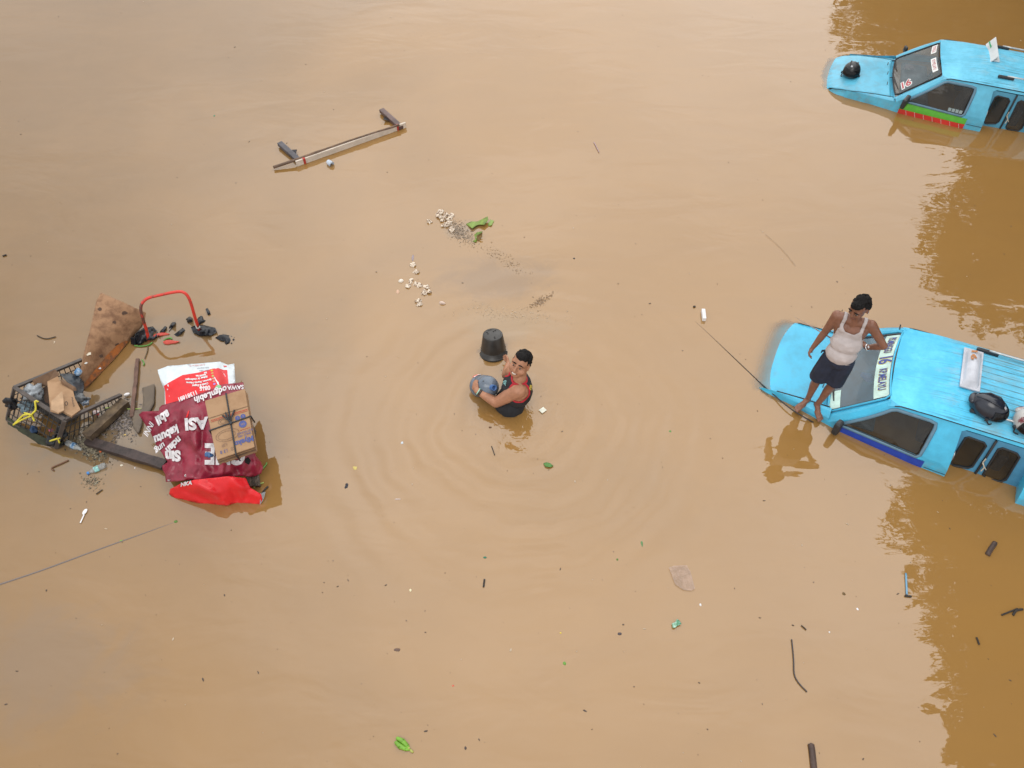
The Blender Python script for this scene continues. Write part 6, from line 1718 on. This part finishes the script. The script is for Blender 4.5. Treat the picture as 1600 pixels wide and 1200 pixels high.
# outer skirt to the horizon
oc = np.array([[-600, -600, 0], [600, -600, 0], [600, 600, 0], [-600, 600, 0]], float)
e = ny * nx
co = np.vstack([co, oc]); c00, c10, c11, c01 = idx[0, 0], idx[0, -1], idx[-1, -1], idx[-1, 0]
me = bpy.data.meshes.new('water')
me.from_pydata([], [], []); 
loops = list(q.ravel()); starts = list(range(0, len(loops), 4)); tot = [4] * len(starts)
def addp(l):
    starts.append(len(loops)); tot.append(len(l)); loops.extend(int(v) for v in l)
addp([e, e + 1] + [int(v) for v in idx[0, ::-1]]); addp([e + 1, e + 2] + [int(v) for v in idx[::-1, -1]])
addp([e + 2, e + 3] + [int(v) for v in idx[-1, :]]); addp([e + 3, e] + [int(v) for v in idx[:, 0]])
me.vertices.add(len(co)); me.vertices.foreach_set('co', co.ravel())
me.loops.add(len(loops)); me.loops.foreach_set('vertex_index', np.array(loops, np.int32))
me.polygons.add(len(starts)); me.polygons.foreach_set('loop_start', np.array(starts, np.int32))
try: me.polygons.foreach_set('loop_total', np.array(tot, np.int32))
except Exception: pass
me.update(calc_edges=True); me.validate()
at = me.attributes.new('turbidity', 'FLOAT', 'POINT')
at.data.foreach_set('value', np.concatenate([op.ravel(), np.ones(4)]))
def water_mat():
    m = bpy.data.materials.new('muddy_water'); m.use_nodes = True; nt = m.node_tree; N = nt.nodes; L = nt.links
    for n in list(N): N.remove(n)
    out = N.new('ShaderNodeOutputMaterial'); tc = N.new('ShaderNodeTexCoord')
    def mapping(sc, rot=0.):
        a = N.new('ShaderNodeMapping'); a.inputs['Scale'].default_value = sc; a.inputs['Rotation'].default_value = (0, 0, rot); L.new(tc.outputs['Object'], a.inputs['Vector']); return a.outputs['Vector']
    def nz(vec, scale, det=4, rough=.5, dist=0.):
        a = N.new('ShaderNodeTexNoise'); a.inputs['Scale'].default_value = scale; a.inputs['Detail'].default_value = det; a.inputs['Roughness'].default_value = rough; a.inputs['Distortion'].default_value = dist
        L.new(vec, a.inputs['Vector']); return a.outputs['Fac']
    def mr(v, a, b, c, d, sm=False):
        r = N.new('ShaderNodeMapRange'); r.inputs['From Min'].default_value = a; r.inputs['From Max'].default_value = b; r.inputs['To Min'].default_value = c; r.inputs['To Max'].default_value = d
        if sm: r.interpolation_type = 'SMOOTHSTEP'
        L.new(v, r.inputs['Value']); return r.outputs['Result']
    def ma(op_, a, b=None, c=None):
        q = N.new('ShaderNodeMath'); q.operation = op_
        for i, v in enumerate((a, b, c)):
            if v is None: continue
            if isinstance(v, (int, float)): q.inputs[i].default_value = v
            else: L.new(v, q.inputs[i])
        return q.outputs['Value']
    # colour of the suspended silt, with random mud clouds and a painted shade towards the left
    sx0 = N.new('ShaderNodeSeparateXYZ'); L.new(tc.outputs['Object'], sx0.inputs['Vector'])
    light_fall = mr(ma('ADD', sx0.outputs['X'], ma('MULTIPLY', nz(mapping((1, 1, 1)), .3, 4, .55, .6), 7)), -3.5, 4.5, .12, .92, True)      # light falloff put into the mud colour: shaded left, lit right
    big = ma('ADD', light_fall, ma('MULTIPLY', ma('SUBTRACT', nz(mapping((1, 1, 1)), .45, 5, .55, .8), .5), .35))
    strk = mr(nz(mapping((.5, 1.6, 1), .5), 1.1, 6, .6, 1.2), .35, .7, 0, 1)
    x1 = N.new('ShaderNodeMix'); x1.data_type = 'RGBA'; x1.inputs['A'].default_value = (*MUD_SHADED, 1); x1.inputs['B'].default_value = (*MUD_LIT, 1); L.new(big, x1.inputs['Factor'])
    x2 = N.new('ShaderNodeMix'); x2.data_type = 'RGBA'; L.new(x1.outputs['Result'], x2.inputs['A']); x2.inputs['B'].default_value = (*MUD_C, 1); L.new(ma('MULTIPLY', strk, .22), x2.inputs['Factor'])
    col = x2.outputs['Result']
    for (px, py, rx, ry, st, cc_) in PATCH:
        q = P(px, py); ex = ma('DIVIDE', ma('SUBTRACT', sx0.outputs['X'], q.x), rx); ey = ma('DIVIDE', ma('SUBTRACT', sx0.outputs['Y'], q.y), ry)
        rr0 = ma('ADD', ma('SQRT', ma('ADD', ma('MULTIPLY', ex, ex), ma('MULTIPLY', ey, ey))), ma('MULTIPLY', ma('SUBTRACT', nz(mapping((1, 1, 1)), 2.2, 5, .6, 1.), .5), 1.3))
        x3 = N.new('ShaderNodeMix'); x3.data_type = 'RGBA'; L.new(mr(rr0, .25, 1.0, st, 0, True), x3.inputs['Factor']); L.new(col, x3.inputs['A']); x3.inputs['B'].default_value = (*cc_, 1); col = x3.outputs['Result']
    # surface waves: slow swell, fine chop, rings spreading from the wading man
    sx = N.new('ShaderNodeSeparateXYZ'); L.new(tc.outputs['Object'], sx.inputs['Vector'])
    wx, wy = RING.x, RING.y
    dx = ma('SUBTRACT', sx.outputs['X'], wx); dy = ma('SUBTRACT', sx.outputs['Y'], wy)
    r = ma('SQRT', ma('ADD', ma('MULTIPLY', dx, dx), ma('MULTIPLY', dy, dy)))
    wob = ma('MULTIPLY', ma('SUBTRACT', nz(mapping((1, 1, 1)), .9, 2), .5), .55)
    rr = ma('ADD', r, wob)
    ph = ma('MULTIPLY', rr, 2 * math.pi / .37)
    amp_n = mr(nz(mapping((1, 1, 1)), .8, 2), .35, .65, .35, 1.1)
    env = ma('MULTIPLY', mr(r, .25, .6, 0, 1, True), mr(r, .9, 2.9, 1, 0, True))
    env = ma('MULTIPLY', env, amp_n)
    ring = ma('MULTIPLY', ma('MULTIPLY', ma('SINE', ph), env), RING_A)
    near_ = mr(r, .1, .95, 1, 0, True)
    chop = ma('MULTIPLY', ma('MULTIPLY', nz(mapping((1, 1, 1)), 5.5, 3, .5, .6), near_), CHOP_A)
    swell = ma('MULTIPLY', nz(mapping((.75, 1.7, 1), -.28), 1.1, 3, .45, .5), SWELL_A)
    fine = ma('MULTIPLY', nz(mapping((1, 1.6, 1), -.2), 5.0, 2, .5), FINE_A)
    hh = ma('ADD', ma('ADD', ring, chop), ma('ADD', swell, fine))
    bp = N.new('ShaderNodeBump'); bp.inputs['Strength'].default_value = 1; bp.inputs['Distance'].default_value = 1.0
    L.new(hh, bp.inputs['Height'])
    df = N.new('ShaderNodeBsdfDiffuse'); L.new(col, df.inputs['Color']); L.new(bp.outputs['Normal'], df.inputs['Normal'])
    tr = N.new('ShaderNodeBsdfTransparent'); tr.inputs['Color'].default_value = (.93, .95, .86, 1)
    at_ = N.new('ShaderNodeAttribute'); at_.attribute_name = 'turbidity'
    m1 = N.new('ShaderNodeMixShader'); L.new(at_.outputs['Fac'], m1.inputs['Fac']); L.new(tr.outputs[0], m1.inputs[1]); L.new(df.outputs[0], m1.inputs[2])
    gl_ = N.new('ShaderNodeBsdfGlossy'); gl_.inputs['Roughness'].default_value = .02; gl_.inputs['Color'].default_value = (1, 1, 1, 1); L.new(bp.outputs['Normal'], gl_.inputs['Normal'])
    fr = N.new('ShaderNodeFresnel'); fr.inputs['IOR'].default_value = W_IOR; L.new(bp.outputs['Normal'], fr.inputs['Normal'])
    m2 = N.new('ShaderNodeMixShader'); L.new(fr.outputs[0], m2.inputs['Fac']); L.new(m1.outputs[0], m2.inputs[1]); L.new(gl_.outputs[0], m2.inputs[2])
    L.new(m2.outputs[0], out.inputs['Surface'])
    return m
PATCH = [(775, 435, 1.0, .55, .55, (.17, .10, .045)), (790, 505, .8, .4, .45, (.25, .17, .085)), (150, 690, 1.0, .8, .6, (.15, .115, .075)), (200, 640, .6, .8, .6, (.16, .12, .08)), (722, 360, .35, .25, .6, (.19, .14, .09)), (290, 520, .9, .4, .4, (.14, .12, .09)), (70, 1040, 1.3, .8, .35, (.16, .12, .09)), (400, 560, 1.4, .9, .2, (.16, .11, .05)), (930, 760, 1.6, .8, .18, (.20, .115, .04))]
MUD_SHADED = (.165, .094, .034); MUD_LIT = (.305, .166, .050); MUD_C = (.25, .140, .052)
W_IOR = 1.76; RING = P(817, 652, 0); RING_A = .0078; CHOP_A = .020; SWELL_A = .0125; FINE_A = .0008
me.polygons.foreach_set('use_smooth', [True] * len(me.polygons))
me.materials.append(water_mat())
wo = bpy.data.objects.new('water', me); COL.objects.link(wo); wo['kind'] = 'structure'
